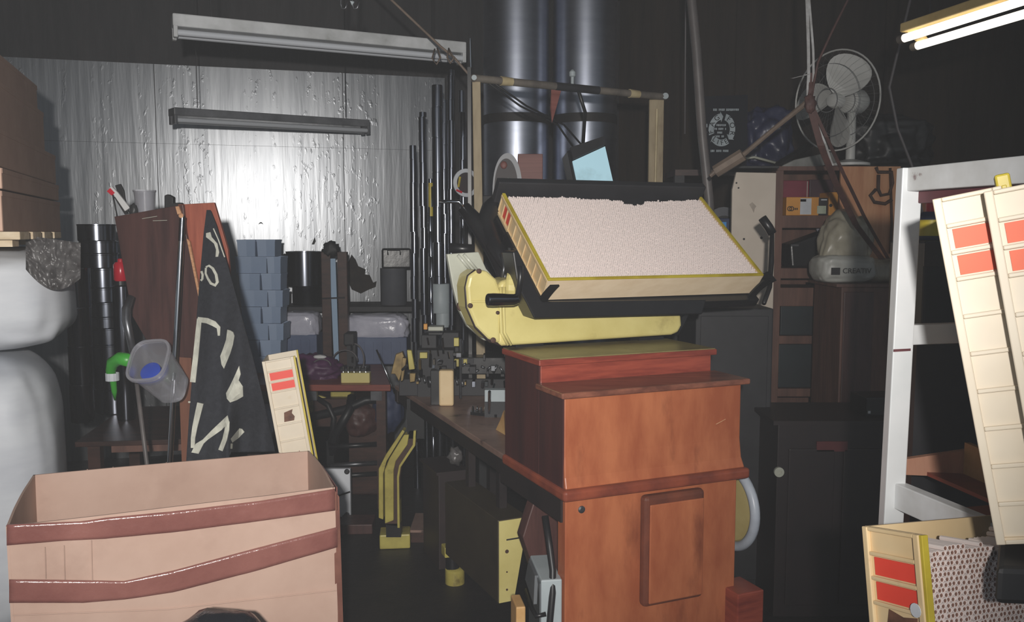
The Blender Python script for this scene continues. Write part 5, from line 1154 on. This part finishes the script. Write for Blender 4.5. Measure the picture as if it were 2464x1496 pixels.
fs_ = MB(); fs_.prism([P(x, y, 4.25) for x, y in [(1870, 404), (1912, 384), (2012, 362), (2014, 392), (1912, 412)]], V((0, .14, 0))); tag(fs_.build('grey_sheet', 'grey_sheet', bevel=.004), 'pale grey curved sheet on the bookcase top under the fan', 'sheet')
tag(MB().tube([P(1872, 396, 4.22), P(1950, 348, 4.4)], .016, 8).build('dark_tube', 'black_paint', smooth=True), 'dark tube lying across the bookcase top left of the fan', 'tube')
mbk = MB(); mbk.tube([P(1785, 382, 4.5), P(1815, 378, 4.5), P(1868, 392, 4.5)], .007, 6); tag(mbk.build('foil_strip', 'grey_plate', smooth=2), 'bright creased foil edge on the rack above the cream panel', 'foil')
# plywood panel, brown cabinet under it, printed bag
pw = T('plywood_panel', 'orange plywood panel behind the printed plastic bag', 'panel', V((P(2090, 500, 4.12).x, 4.12, 1.2)))
bc = T('brown_cabinet', 'dark brown wooden cabinet below the printed plastic bag', 'cabinet', V((P(2075, 800, 3.75).x, 3.9, 0)))
zc = P(2060, 690, 3.72).z
fbox(2015, 690, 2190, 1000, 3.72, .34, 0).build('body', 'shelf_wood', bc, bevel=.004)
MB().obox(V((P(2013, 690, 3.71).x, 3.71, zc)), V((.32, 0, 0)), V((0, .36, 0)), UZ * .012).build('top', 'shelf_wood', bc)
fbox(2022, 702, 2104, 990, 3.715, .008).build('door', 'brown_board', bc, bevel=.003)
fbox(2014, 400, 2168, 700, 4.10, .018, zc + .012).build('sheet', 'plywood', pw, bevel=.002)
pw.location = pw.location
hkq = T('wire_hooks', 'rusty bent wire loops hanging on the orange plywood', 'hook', P(2120, 450, 4.08))
b = MB(); b.tube([P(x, y, 4.085) for x, y in [(2108, 402), (2113, 414), (2146, 414), (2148, 440), (2140, 466), (2120, 470), (2113, 455), (2114, 420)]], .008, 6); b.tube([P(x, y, 4.075) for x, y in [(2108, 455), (2094, 470), (2104, 486), (2130, 490), (2146, 480)]], .008, 6)
b.tube([P(2142, 404, 4.09), P(2146, 540, 4.09), P(2143, 610, 4.09)], .006, 6); b.build('wire', 'rust', hkq, smooth=2)
bgt = T('printed_bag', 'slumped dirty plastic sack printed CREATIV on the dark brown cabinet', 'bag', V((P(2060, 690, 3.72).x, 3.85, zc + .012)))
q = P(2056, 640, 3.72)
MB().lump(V((q.x, 3.86, zc + .072)), (.130, .10, .064), .06, 2, 4, 5, flat=-.06, power=.55).build('full_base', 'bag_white', bgt, smooth=2)
MB().lump(V((q.x + .19, 3.88, zc + .064)), (.13, .09, .055), .08, 2, 6, 4, flat=-.052, power=.6).build('side_fold', 'bag_plastic', bgt, smooth=2)
MB().lump(V((q.x + .015, 3.88, zc + .17)), (.115, .085, .145), .20, 1.8, 8, 5, flat=-.12, power=.85).build('loose_neck', 'bag_plastic', bgt, smooth=2)
fbox(2001, 644, 2022, 661, 3.752, .006).build('black_square', 'plain_black', bgt)
text_part('CREATIV', 'lettering', 'plain_black', bgt, P(2062, 652, 3.750), V((1, 0, 0)), UZ, .022)
# black machine block and low dark cabinet
bm_ = T('black_steel_cabinet', 'large plain black steel cabinet right behind the cabinet and handwheel', 'cabinet', V((P(1750, 900, 3.55).x, 3.7, 0)))
fbox(1668, 742, 1862, 1100, 3.55, .35, 0).build('body', 'black_matte', bm_, bevel=.006); fbox(1680, 760, 1850, 1100, 3.545, .006, .05).build('door', 'black_matte', bm_, bevel=.003)
lc = T('low_cabinet', 'low dark brown cabinet with a pale round knob at lower right', 'cabinet', V((P(1990, 1200, 3.3).x, 3.45, 0)))
zlc = P(1990, 1020, 3.3).z
fbox(1862, 1020, 2150, 1400, 3.3, .34, 0).build('body', 'dark_cabinet', lc, bevel=.004)
MB().obox(V((P(1860, 1000, 3.29).x, 3.28, zlc)), V((.48, 0, 0)), V((0, .37, 0)), UZ * .016).build('top', 'dark_cabinet', lc)
fbox(1890, 1080, 2010, 1400, 3.292, .01, .05).build('door', 'dark_cabinet', lc, bevel=.004); fbox(2020, 1080, 2140, 1400, 3.292, .01, .05).build('door', 'dark_cabinet', lc, bevel=.004)
fbox(1965, 1062, 2040, 1086, 3.292, .008).build('red_strip', 'red_dim', lc)
kn = MB().lathe([(.019, 0), (.019, .012), (.008, .013), (.008, .009)], P(1873, 1134, 3.298), V((0, -1, 0)), 24).build('knob', 'grey_plate', lc, smooth=True); kn['label'] = 'pale round knob'
tw = T('turntable', 'flat brown wooden disc lying on the low cabinet behind the white rack post', 'disc', V((P(2200, 1025, 3.5).x, 3.5, zlc)))
q = P(2205, 1040, 3.45); MB().lathe([(.16, 0), (.165, .006), (.16, .014)], (q.x, 3.47, P(2205, 1032, 3.47).z), n=36).build('plate', 'dark_wood', tw, smooth=True); MB().lathe([(.03, 0), (.03, P(2205, 1032, 3.47).z)], (q.x, 3.47, 0), n=16).build('stem', 'black_paint', tw)
jn = T('junk_box', 'black equipment box on the low cabinet left of the white rack post', 'box', V((P(2110, 985, 3.4).x, 3.42, zlc + .016)))
MB().box((P(2120, 985, 3.4).x, 3.44, zlc + .016), (.16, .14, .075), 4).build('body', 'black_paint', jn, bevel=.005); MB().box((P(2090, 985, 3.36).x, 3.355, zlc + .03), (.01, .006, .01)).build('lamp', 'white_plain', jn)
fbox(2228, 945, 2240, 966, 3.36, .01); 
# pole, cable, wooden stick, straps
gpole = MB().tube([V((P(1708, 490, 3.9).x + .09, 3.9, 0)), P(1706, 480, 3.9), P(1690, 330, 3.9), P(1676, 120, 3.9), P(1664, 0, 3.9), V((P(1664, 0, 3.9).x - .02, 3.9, 3.2))], .021, 12)
tag(gpole.build('grey_pole', 'pipe_grey', smooth=2), 'tall grey pole slanting from floor to ceiling right of the silos', 'pole')
tag(MB().tube([V((P(1650, 0, 4.4).x, 4.4, 3.2)), P(1650, 0, 4.4), P(1648, 322, 4.4)], .004, 6).build('ceiling_rope', 'cable_grey', smooth=2), 'thin straight rope hanging just left of the grey pole', 'rope')
kY = 3.3; kn_ = P(1946, 242, kY)
stp = T('hanging_straps', 'white straps knotted to long brown straps hanging in front of the fan', 'strap', kn_)
def strap(pts, w, m, name):
    def fn(s, t):
        k = len(pts) - 1; i = min(int(s * k), k - 1); f = s * k - i; p = pts[i].lerp(pts[i + 1], f); return p + V(((t - .5) * w, .004 * math.sin(s * 9), 0))
    return MB().grid(fn, 24, 2, V((0, .004, 0))).build(name, m, stp)
top3 = lambda px: V((P(px, 0, kY).x, kY, 3.2))
strap([top3(1942), P(1942, 0, kY), P(1946, 180, kY), P(1945, 238, kY)], .011, 'rope_white', 'white_strap')
strap([top3(1948), P(1948, 0, kY), P(1956, 120, kY), P(1958, 190, kY), P(1950, 240, kY)], .008, 'rope_white', 'white_strap')
strap([P(1946, 178, kY - .01), P(1925, 184, kY - .01), P(1906, 188, kY - .01)], .010, 'rope_white', 'strap_end')
MB().lump(kn_ + V((.006, 0, -.01)), (.02, .014, .035), .4, 4, 3, 3).build('knot', 'strap_brown', stp, smooth=2)
strap([P(1956, 175, kY), P(1952, 215, kY), P(1948, 250, kY)], .02, 'strap_brown', 'brown_strap')
strap([kn_, P(1976, 350, kY), P(2010, 440, kY + .1), P(2060, 540, kY + .25), P(2124, 624, kY + .42)], .026, 'strap_brown', 'brown_strap')
strap([kn_ + V((.01, .01, 0)), P(1990, 330, kY + .02), P(2030, 420, kY + .12), P(2080, 520, kY + .27), P(2138, 622, kY + .42)], .014, 'strap_brown', 'brown_strap')
strap([P(1950, 255, kY + .01), P(1985, 345, kY + .03), P(2005, 398, kY + .08)], .008, 'rope_white', 'white_strap')
MB().tube([kn_ + V((.01, 0, .02)), P(1968, 150, kY), P(2000, 80, kY), P(2040, 0, kY), V((P(2048, 0, kY).x, kY, 3.2))], .005, 6).build('dark_cord', 'strap_brown', stp, smooth=2)
wst = MB(); wst.tube([P(1708, 424, 3.55), P(1720, 414, 3.55), P(1722, 413, 3.55), P(1788, 372, 3.5), P(1790, 371, 3.5), P(1860, 312, 3.42), P(1942, 246, 3.32)], [.008, .010, .026, .026, .010, .009, .011], 8)
tag(wst.build('wooden_stick', 'stick_wood', smooth=True), 'wooden stick with a thick sleeve slung from the strap knot', 'stick')
tag(MB().tube([V((P(2196, 0, 3.6).x, 3.6, 3.2)), P(2190, 0, 3.6), P(2166, 100, 3.6), P(2140, 210, 3.6), P(2160, 310, 3.6), P(2192, 392, 3.6), V((P(2205, 400, 3.6).x + .03, 3.6, 1.65)), V((P(2205, 400, 3.6).x + .05, 3.6, 0.0))], .006, 6).build('wall_cable', 'cable_grey', smooth=2), 'loose grey cable hanging from the ceiling right of the fan', 'cable')
# ------------------------------------------------------------------ fan
fc = P(2012, 242, 4.12); FD = V((-.83, -.55, -.05)).normalized(); fr1 = V((-FD.y, FD.x, 0)).normalized() * 1; fr1 = V((.55, -.83, 0)).normalized(); fu1 = FD.cross(fr1).normalized()
if fu1.z < 0: fu1 = -fu1
fn_ = T('pedestal_fan', 'grey pedestal fan with a round wire grille on the bookcase top', 'fan', V((P(2015, 405, 4.3).x, 4.28, btop + .02)))
R = .228
def circ(c, r, n=48): return [c + fr1 * r * math.cos(2 * math.pi * k / n) + fu1 * r * math.sin(2 * math.pi * k / n) for k in range(n + 1)]
MB().tube(circ(fc + FD * .0, R), .0042, 8).build('grille_ring', 'fan_plastic', fn_, smooth=2)
g = MB()
for sgn in (1, -1):
    for k in range(36):
        a = 2 * math.pi * k / 36 + .2 * sgn; e = fr1 * math.cos(a) + fu1 * math.sin(a); e2 = fr1 * math.cos(a + .35) + fu1 * math.sin(a + .35)
        g.tube([fc + e * R, fc + e * R * .8 + FD * .045 * sgn, fc + e2 * R * .22 + FD * .065 * sgn], .0004, 3, cap=False)
    g.tube(circ(fc + FD * .065 * sgn, R * .24, 24), .002, 5); g.tube(circ(fc + FD * .05 * sgn, R * .72, 36), .0012, 4)
go = g.build('grille_wires', 'grille', fn_)
MB().lathe([(.036, -.02), (.036, .02), (.028, .035), (.012, .04)], fc + FD * .0, FD, 24).build('hub', 'fan_plastic', fn_, smooth=True)
def blade(a0, tw=.03):
    e_, g_ = fr1 * math.cos(a0) + fu1 * math.sin(a0), -fr1 * math.sin(a0) + fu1 * math.cos(a0)
    vs = [fc + e_ * R * (.52 + .42 * math.cos(t)) + g_ * R * (.45 * math.sin(t) * (.8 + .3 * math.cos(t))) + FD * (.05 * math.sin(t)) for t in [2 * math.pi * k / 28 for k in range(28)]]
    return MB().prism(vs, FD * .004).build('blade', 'fan_plastic', fn_)
for a0 in (60, 175, 278): blade(math.radians(a0))
MB().lathe([(.03, -.02), (.055, -.03), (.06, -.10), (.04, -.14), (.01, -.15)], fc - FD * .06, FD, 24).build('motor', 'fan_plastic', fn_, smooth=True)
ft = fc - FD * .12 - UZ * .03
MB().tube([ft, V((ft.x, ft.y, fc.z - .26)), V((ft.x + .0, ft.y, btop + .03))], [.02, .022, .018], 12).build('stem', 'fan_plastic', fn_, smooth=2)
MB().lathe([(.09, 0), (.09, .012), (.03, .03)], (ft.x, ft.y, btop + .02), n=28).build('base', 'fan_plastic', fn_, smooth=True)

# ------------------------------------------------------------------ right foreground: white rack with trays
RA = P(2182, 600, 1.60); rA = V((RA.x, 1.60, 0)); rF = V((.25, -.97, 0)).normalized(); rS = V((.96, .25, 0)).normalized()
zR = 1.617
wr_ = T('white_rack', 'chipped white steel rack holding the standing trays at right', 'rack', rA + rF * .4 + rS * .3)
pw_ = .037
def rpost(p, top=zR, lean=0, m='white_paint', name='post'): 
    return MB().prism([p + V((-pw_ / 2 - lean, -.012, 0)), p + V((pw_ / 2 - lean, -.012, 0)), p + V((pw_ / 2, -.012, top)), p + V((-pw_ / 2, -.012, top))], V((0, .026, 0))).build(name, m, wr_, bevel=.002)
rpost(rA, lean=.022); rpost(rA + rF * 1.1); rpost(rA + rS * .6); rpost(rA + rF * 1.1 + rS * .6)
def rrail(p, q, z, h, m='white_chipped', t=.024): 
    d = (q - p); s = V((-d.y, d.x, 0)).normalized() * t; return MB().obox(V((p.x, p.y, z - h)) - s / 2, V((d.x, d.y, 0)), s, UZ * h).build('rail', m, wr_, bevel=.002)
rrail(rA, rA + rF * 1.1, zR, .042); rrail(rA + rS * .6, rA + rF * 1.1 + rS * .6, zR, .042); rrail(rA, rA + rS * .6, zR, .042)
rrail(rA + V((.014, .003, 0)), rA + rF * 1.1 + V((.014, .003, 0)), zR - .042, .022, 'maroon_paint', .012); rrail(rA + rS * .6, rA + rF * 1.1 + rS * .6, 1.06, .045)
lowz = P(2200, 1166, 1.58).z
rrail(rA, rA + rF * 1.1, lowz, .048); rrail(rA, rA + rS * .6, P(2210, 778, 1.62).z, .037, 'white_paint'); rrail(rA + V((.03, .0, 0)), rA + rS * .6, .35, .04); rrail(rA, rA + rF * 1.1, .35, .04)
MB().prism([rA + V((-pw_ / 2 - .004, -.0135, P(2160, 844, 1.6).z)), rA + V((pw_ / 2 - .010, -.0135, P(2160, 843, 1.6).z + .001)), rA + V((pw_ / 2 - .010, -.0135, P(2160, 836, 1.6).z)), rA + V((-pw_ / 2 - .004, -.0135, P(2160, 838, 1.6).z))], V((0, .002, 0))).build('maroon_band', 'maroon_paint', wr_)
MB().prism([V((p.x, p.y, .974)) for p in (rA + rF * .03 + rS * .02, rA + rF * 1.07 + rS * .02, rA + rF * 1.07 + rS * .58, rA + rF * .03 + rS * .58)], UZ * .012).build('shelf_board', 'cabinet_red', wr_)
# trays A and B
def stand_tray(label, bl_px, tl_px, Y, Yt, wdir, stains=(), lab='label_orange', H=.088, L=.468, stand=True, skin='tray_cream', W=.72, rimflip=False, nslope=.2):
    bl2, tl2 = P(*bl_px, Y), P(*tl_px, Yt)
    a = (tl2 - bl2).normalized(); w = V(wdir).normalized(); w = (w - a * w.dot(a)).normalized(); n = w.cross(a)
    o = tl2 - a * L + n * H
    return frame4(o, w, a, n), dict(W=W, L=L, H=H, skin=skin, lab=lab, stains=stains)
mA, kA = stand_tray('', (2398, 1312), (2243, 480), 1.13, 1.18, (.455, .89, -.02))
tA = tray('standing_tray', 'cream tray with two orange labels, left of the pair in the white rack', mA, **kA)
yc = mA @ V((.03, .468, .0)); cu4 = mA.to_3x3()
MB().obox(yc - cu4 @ V((.03, .015, .012)), cu4 @ V((.03, 0, 0)), cu4 @ V((0, .030, 0)), cu4 @ V((0, 0, .018))).build('rim_end', 'rim_yellow', tA, bevel=.003)
mB_, kB = stand_tray('', (2516, 1300), (2366, 462), 1.08, 1.13, (.485, .875, -.02))
tB = tray('standing_tray', 'cream tray with two orange labels at the right picture edge', mB_, **kB)
# dark rest under them
lowA = min((mA @ V((x, 0, z))).z for x in (0, .7) for z in (0, -.088)); lowB = min((mB_ @ V((x, 0, z))).z for x in (0, .7) for z in (0, -.088))
pA = mA @ V((0, 0, -.044)); rs = T('black_ledge', 'black steel ledge carrying the two standing trays', 'ledge', V((pA.x + .2, pA.y + .2, min(lowA, lowB) - .06)))
zl_ = min(lowA, lowB)
MB().prism([V((x, y, zl_ - .05)) for x, y in ((pA.x - .065, pA.y - .03), (pA.x + .23, pA.y - .06), (pA.x + .70, pA.y + .62), (pA.x + .34, pA.y + .66))], UZ * .05).build('plate', 'plain_black', rs, bevel=.008)
MB().prism([V((x, y, 0)) for x, y in ((pA.x + .30, pA.y + .30), (pA.x + .36, pA.y + .28), (pA.x + .40, pA.y + .34), (pA.x + .34, pA.y + .36))], UZ * (zl_ - .05)).build('leg', 'black_matte', rs)
# tray with cigarettes, lower right
Y3 = 1.19
tl3, tr3 = P(2072, 1284, Y3 + .05), P(2214, 1276, Y3)
bl3 = P(2112, 1496, Y3 + .05)
w3 = V((.95, .30, -.03)).normalized(); n3 = V((.29, -.90, .20)); n3 = (n3 - w3 * n3.dot(w3)).normalized(); a3 = n3.cross(w3)
L3 = .45; H3_ = .122; o3_ = P(2219, 1288, Y3) - a3 * L3
m3 = frame4(o3_, w3, a3, n3)
t3b = tray('cigarette_tray', 'tan tray with red labels full of cigarettes at the lower right corner', m3, W=.56, L=L3, H=H3_, ncell=7, skin='tray_tan', lab='label_red', stains=((3, [(.2, .1), (.85, .15), (.9, .9), (.6, .8), (.3, .95)]),))
MB().lathe([(.010, 0), (.010, .0012)], m3 @ V((-.004, L3 - .105, -.020)), m3.to_3x3() @ V((-1, 0, 0)), 14).build('white_sticker', 'label_white', t3b)
tz = o3_
low3 = min((m3 @ V((x, 0, z))).z for x in (0, .56) for z in (0, -H3_))
b3 = m3 @ V((.3, 0, -.05)); rs3 = T('black_stool', 'black stool under the tan cigarette tray, below the picture edge', 'stool', V((b3.x, b3.y, 0)))
MB().box((b3.x, b3.y, low3 - .03), (.46, .20, .03), 22).build('seat', 'black_matte', rs3); MB().box((b3.x, b3.y, 0), (.3, .14, low3 - .03), 22).build('body', 'black_matte', rs3)
def top3l(x): return L3 - .036 + .012 * math.sin(x * 30) + .010 * noise.noise(V((x * 30, 1, 1))) + .03 * min(x / .25, 1)
ps3 = hexpack(.014, .545, .05, top3l, sp=.0082, jz=.002, z=-.006)
def inview(p):
    q = m3 @ V(p); d = q - V((0, 0, CAMZ)); f = d.y * math.cos(PITCH) - d.z * math.sin(PITCH); x = CX + FPX * d.x / f; y = CY - FPX * (d.y * math.sin(PITCH) + d.z * math.cos(PITCH)) / f
    return f, x < 2470 and y < 1502
vis = sorted([(inview(p)[0], i) for i, p in enumerate(ps3) if inview(p)[1]])[:300]
near = {i for _, i in vis}
rest = [p for i, p in enumerate(ps3) if i not in near]
o = tag(cig_geo(rest, m3, n=7, r=.00395, h=.075, rec=.0009).build('cigarettes', ['cig_paper', 'cig_tan']), 'remaining cigarettes packed deeper in the tan tray at lower right', 'cigarettes'); o['kind'] = 'stuff'
one = cig_geo([(0, 0, 0)], Matrix.Identity(4), n=8, r=.00395, h=.075, rec=.0009)
me = bpy.data.meshes.new('cigarette'); me.from_pydata([tuple(v) for v in one.v], [], one.f); me.materials.append(M['cig_paper']); me.materials.append(M['cig_tan']); me.polygons.foreach_set('material_index', one.m)
rot3 = m3.to_3x3().to_4x4()
for _, i in vis:
    o = bpy.data.objects.new('cigarette', me); COL.objects.link(o); o.matrix_world = Matrix.Translation(m3 @ V(ps3[i])) @ rot3
    tag(o, 'single cigarette seen end-on near the yellow rim of the tan tray', 'cigarette', 'cigarettes in the tan tray')
# orange wooden boxes on rack shelf
oz = T('wooden_tray', 'orange wooden tray on the rack shelf behind the standing trays', 'tray', rA + rS * .18 + UZ * .987)
w0 = P(2176, 1105, 1.82); w1 = P(2346, 1088, 1.78)
zb = .987
MB().prism([V((w0.x, 1.82, zb)), V((w1.x, 1.80, zb)), V((w1.x, 1.80, w1.z)), V((w0.x, 1.82, w0.z))], V((0, .014, 0))).build('back_board', 'pink_ply', oz)
MB().prism([V((w1.x - .012, 1.80, zb)), V((w1.x + .02, 1.52, zb)), V((w1.x + .02, 1.52, zb + .07)), V((w1.x - .012, 1.80, zb + .075))], V((.012, 0, 0))).build('end_board', 'tray_wood', oz)
MB().prism([V((w0.x + .045, 1.82, zb)), V((w1.x - .012, 1.80, zb)), V((w1.x + .02, 1.52, zb)), V((w0.x + .085, 1.56, zb))], UZ * .008).build('bottom_board', 'cabinet_red', oz)
sp_ = T('spray_can', 'small dark can with a yellow label in the rack behind the left tray', 'can', P(2236, 580, 1.95))
q = P(2240, 578, 1.98); 
MB().lathe([(.026, 0), (.028, .004), (.028, .055), (.02, .064)], (q.x, 1.98, q.z), n=20).build('body', 'denim', sp_, smooth=True); MB().lathe([(.0285, .010), (.0285, .046)], (q.x, 1.98, q.z), n=20, capa=False, capb=False).build('label', 'rim_yellow', sp_, smooth=True); MB().lathe([(.014, .064), (.014, .086), (.008, .088)], (q.x, 1.98, q.z), n=14).build('cap', 'red_plastic', sp_, smooth=True)
cs_ = T('dark_case', 'black case on the inner shelf of the white rack under the small can', 'case', V((q.x + .1, 2.0, P(2240, 775, 1.9).z)))
MB().obox(V((q.x - .05, 1.90, P(2240, 790, 1.9).z)), V((.45, 0, 0)), V((0, .18, 0)), UZ * (q.z - P(2240, 790, 1.9).z)).build('body', 'teal_black', cs_, bevel=.006); MB().obox(V((q.x - .052, 1.898, P(2240, 640, 1.9).z)), V((.4, 0, 0)), V((0, .004, 0)), UZ * .05).build('paper_band', 'tarp_dark', cs_)
MB().prism([P(x, y, 2.02) for x, y in [(2216, 455), (2300, 462), (2262, 540), (2235, 540)]], V((0, .012, 0))).build('plywood_scrap', 'plywood', cs_)
MB().box((q.x + .15, 1.99, 0), (.4, .14, P(2240, 790, 1.9).z)).build('stand', 'black_matte', cs_)

# ------------------------------------------------------------------ thin scatter volume, added so the flash veil lifts the blacks
hz = MB().obox((-3.2, -1.0, .02), (6.3, 0, 0), (0, 6.3, 0), (0, 0, 3.1)).build('haze_veil', 'haze')
hz['kind'] = 'structure'
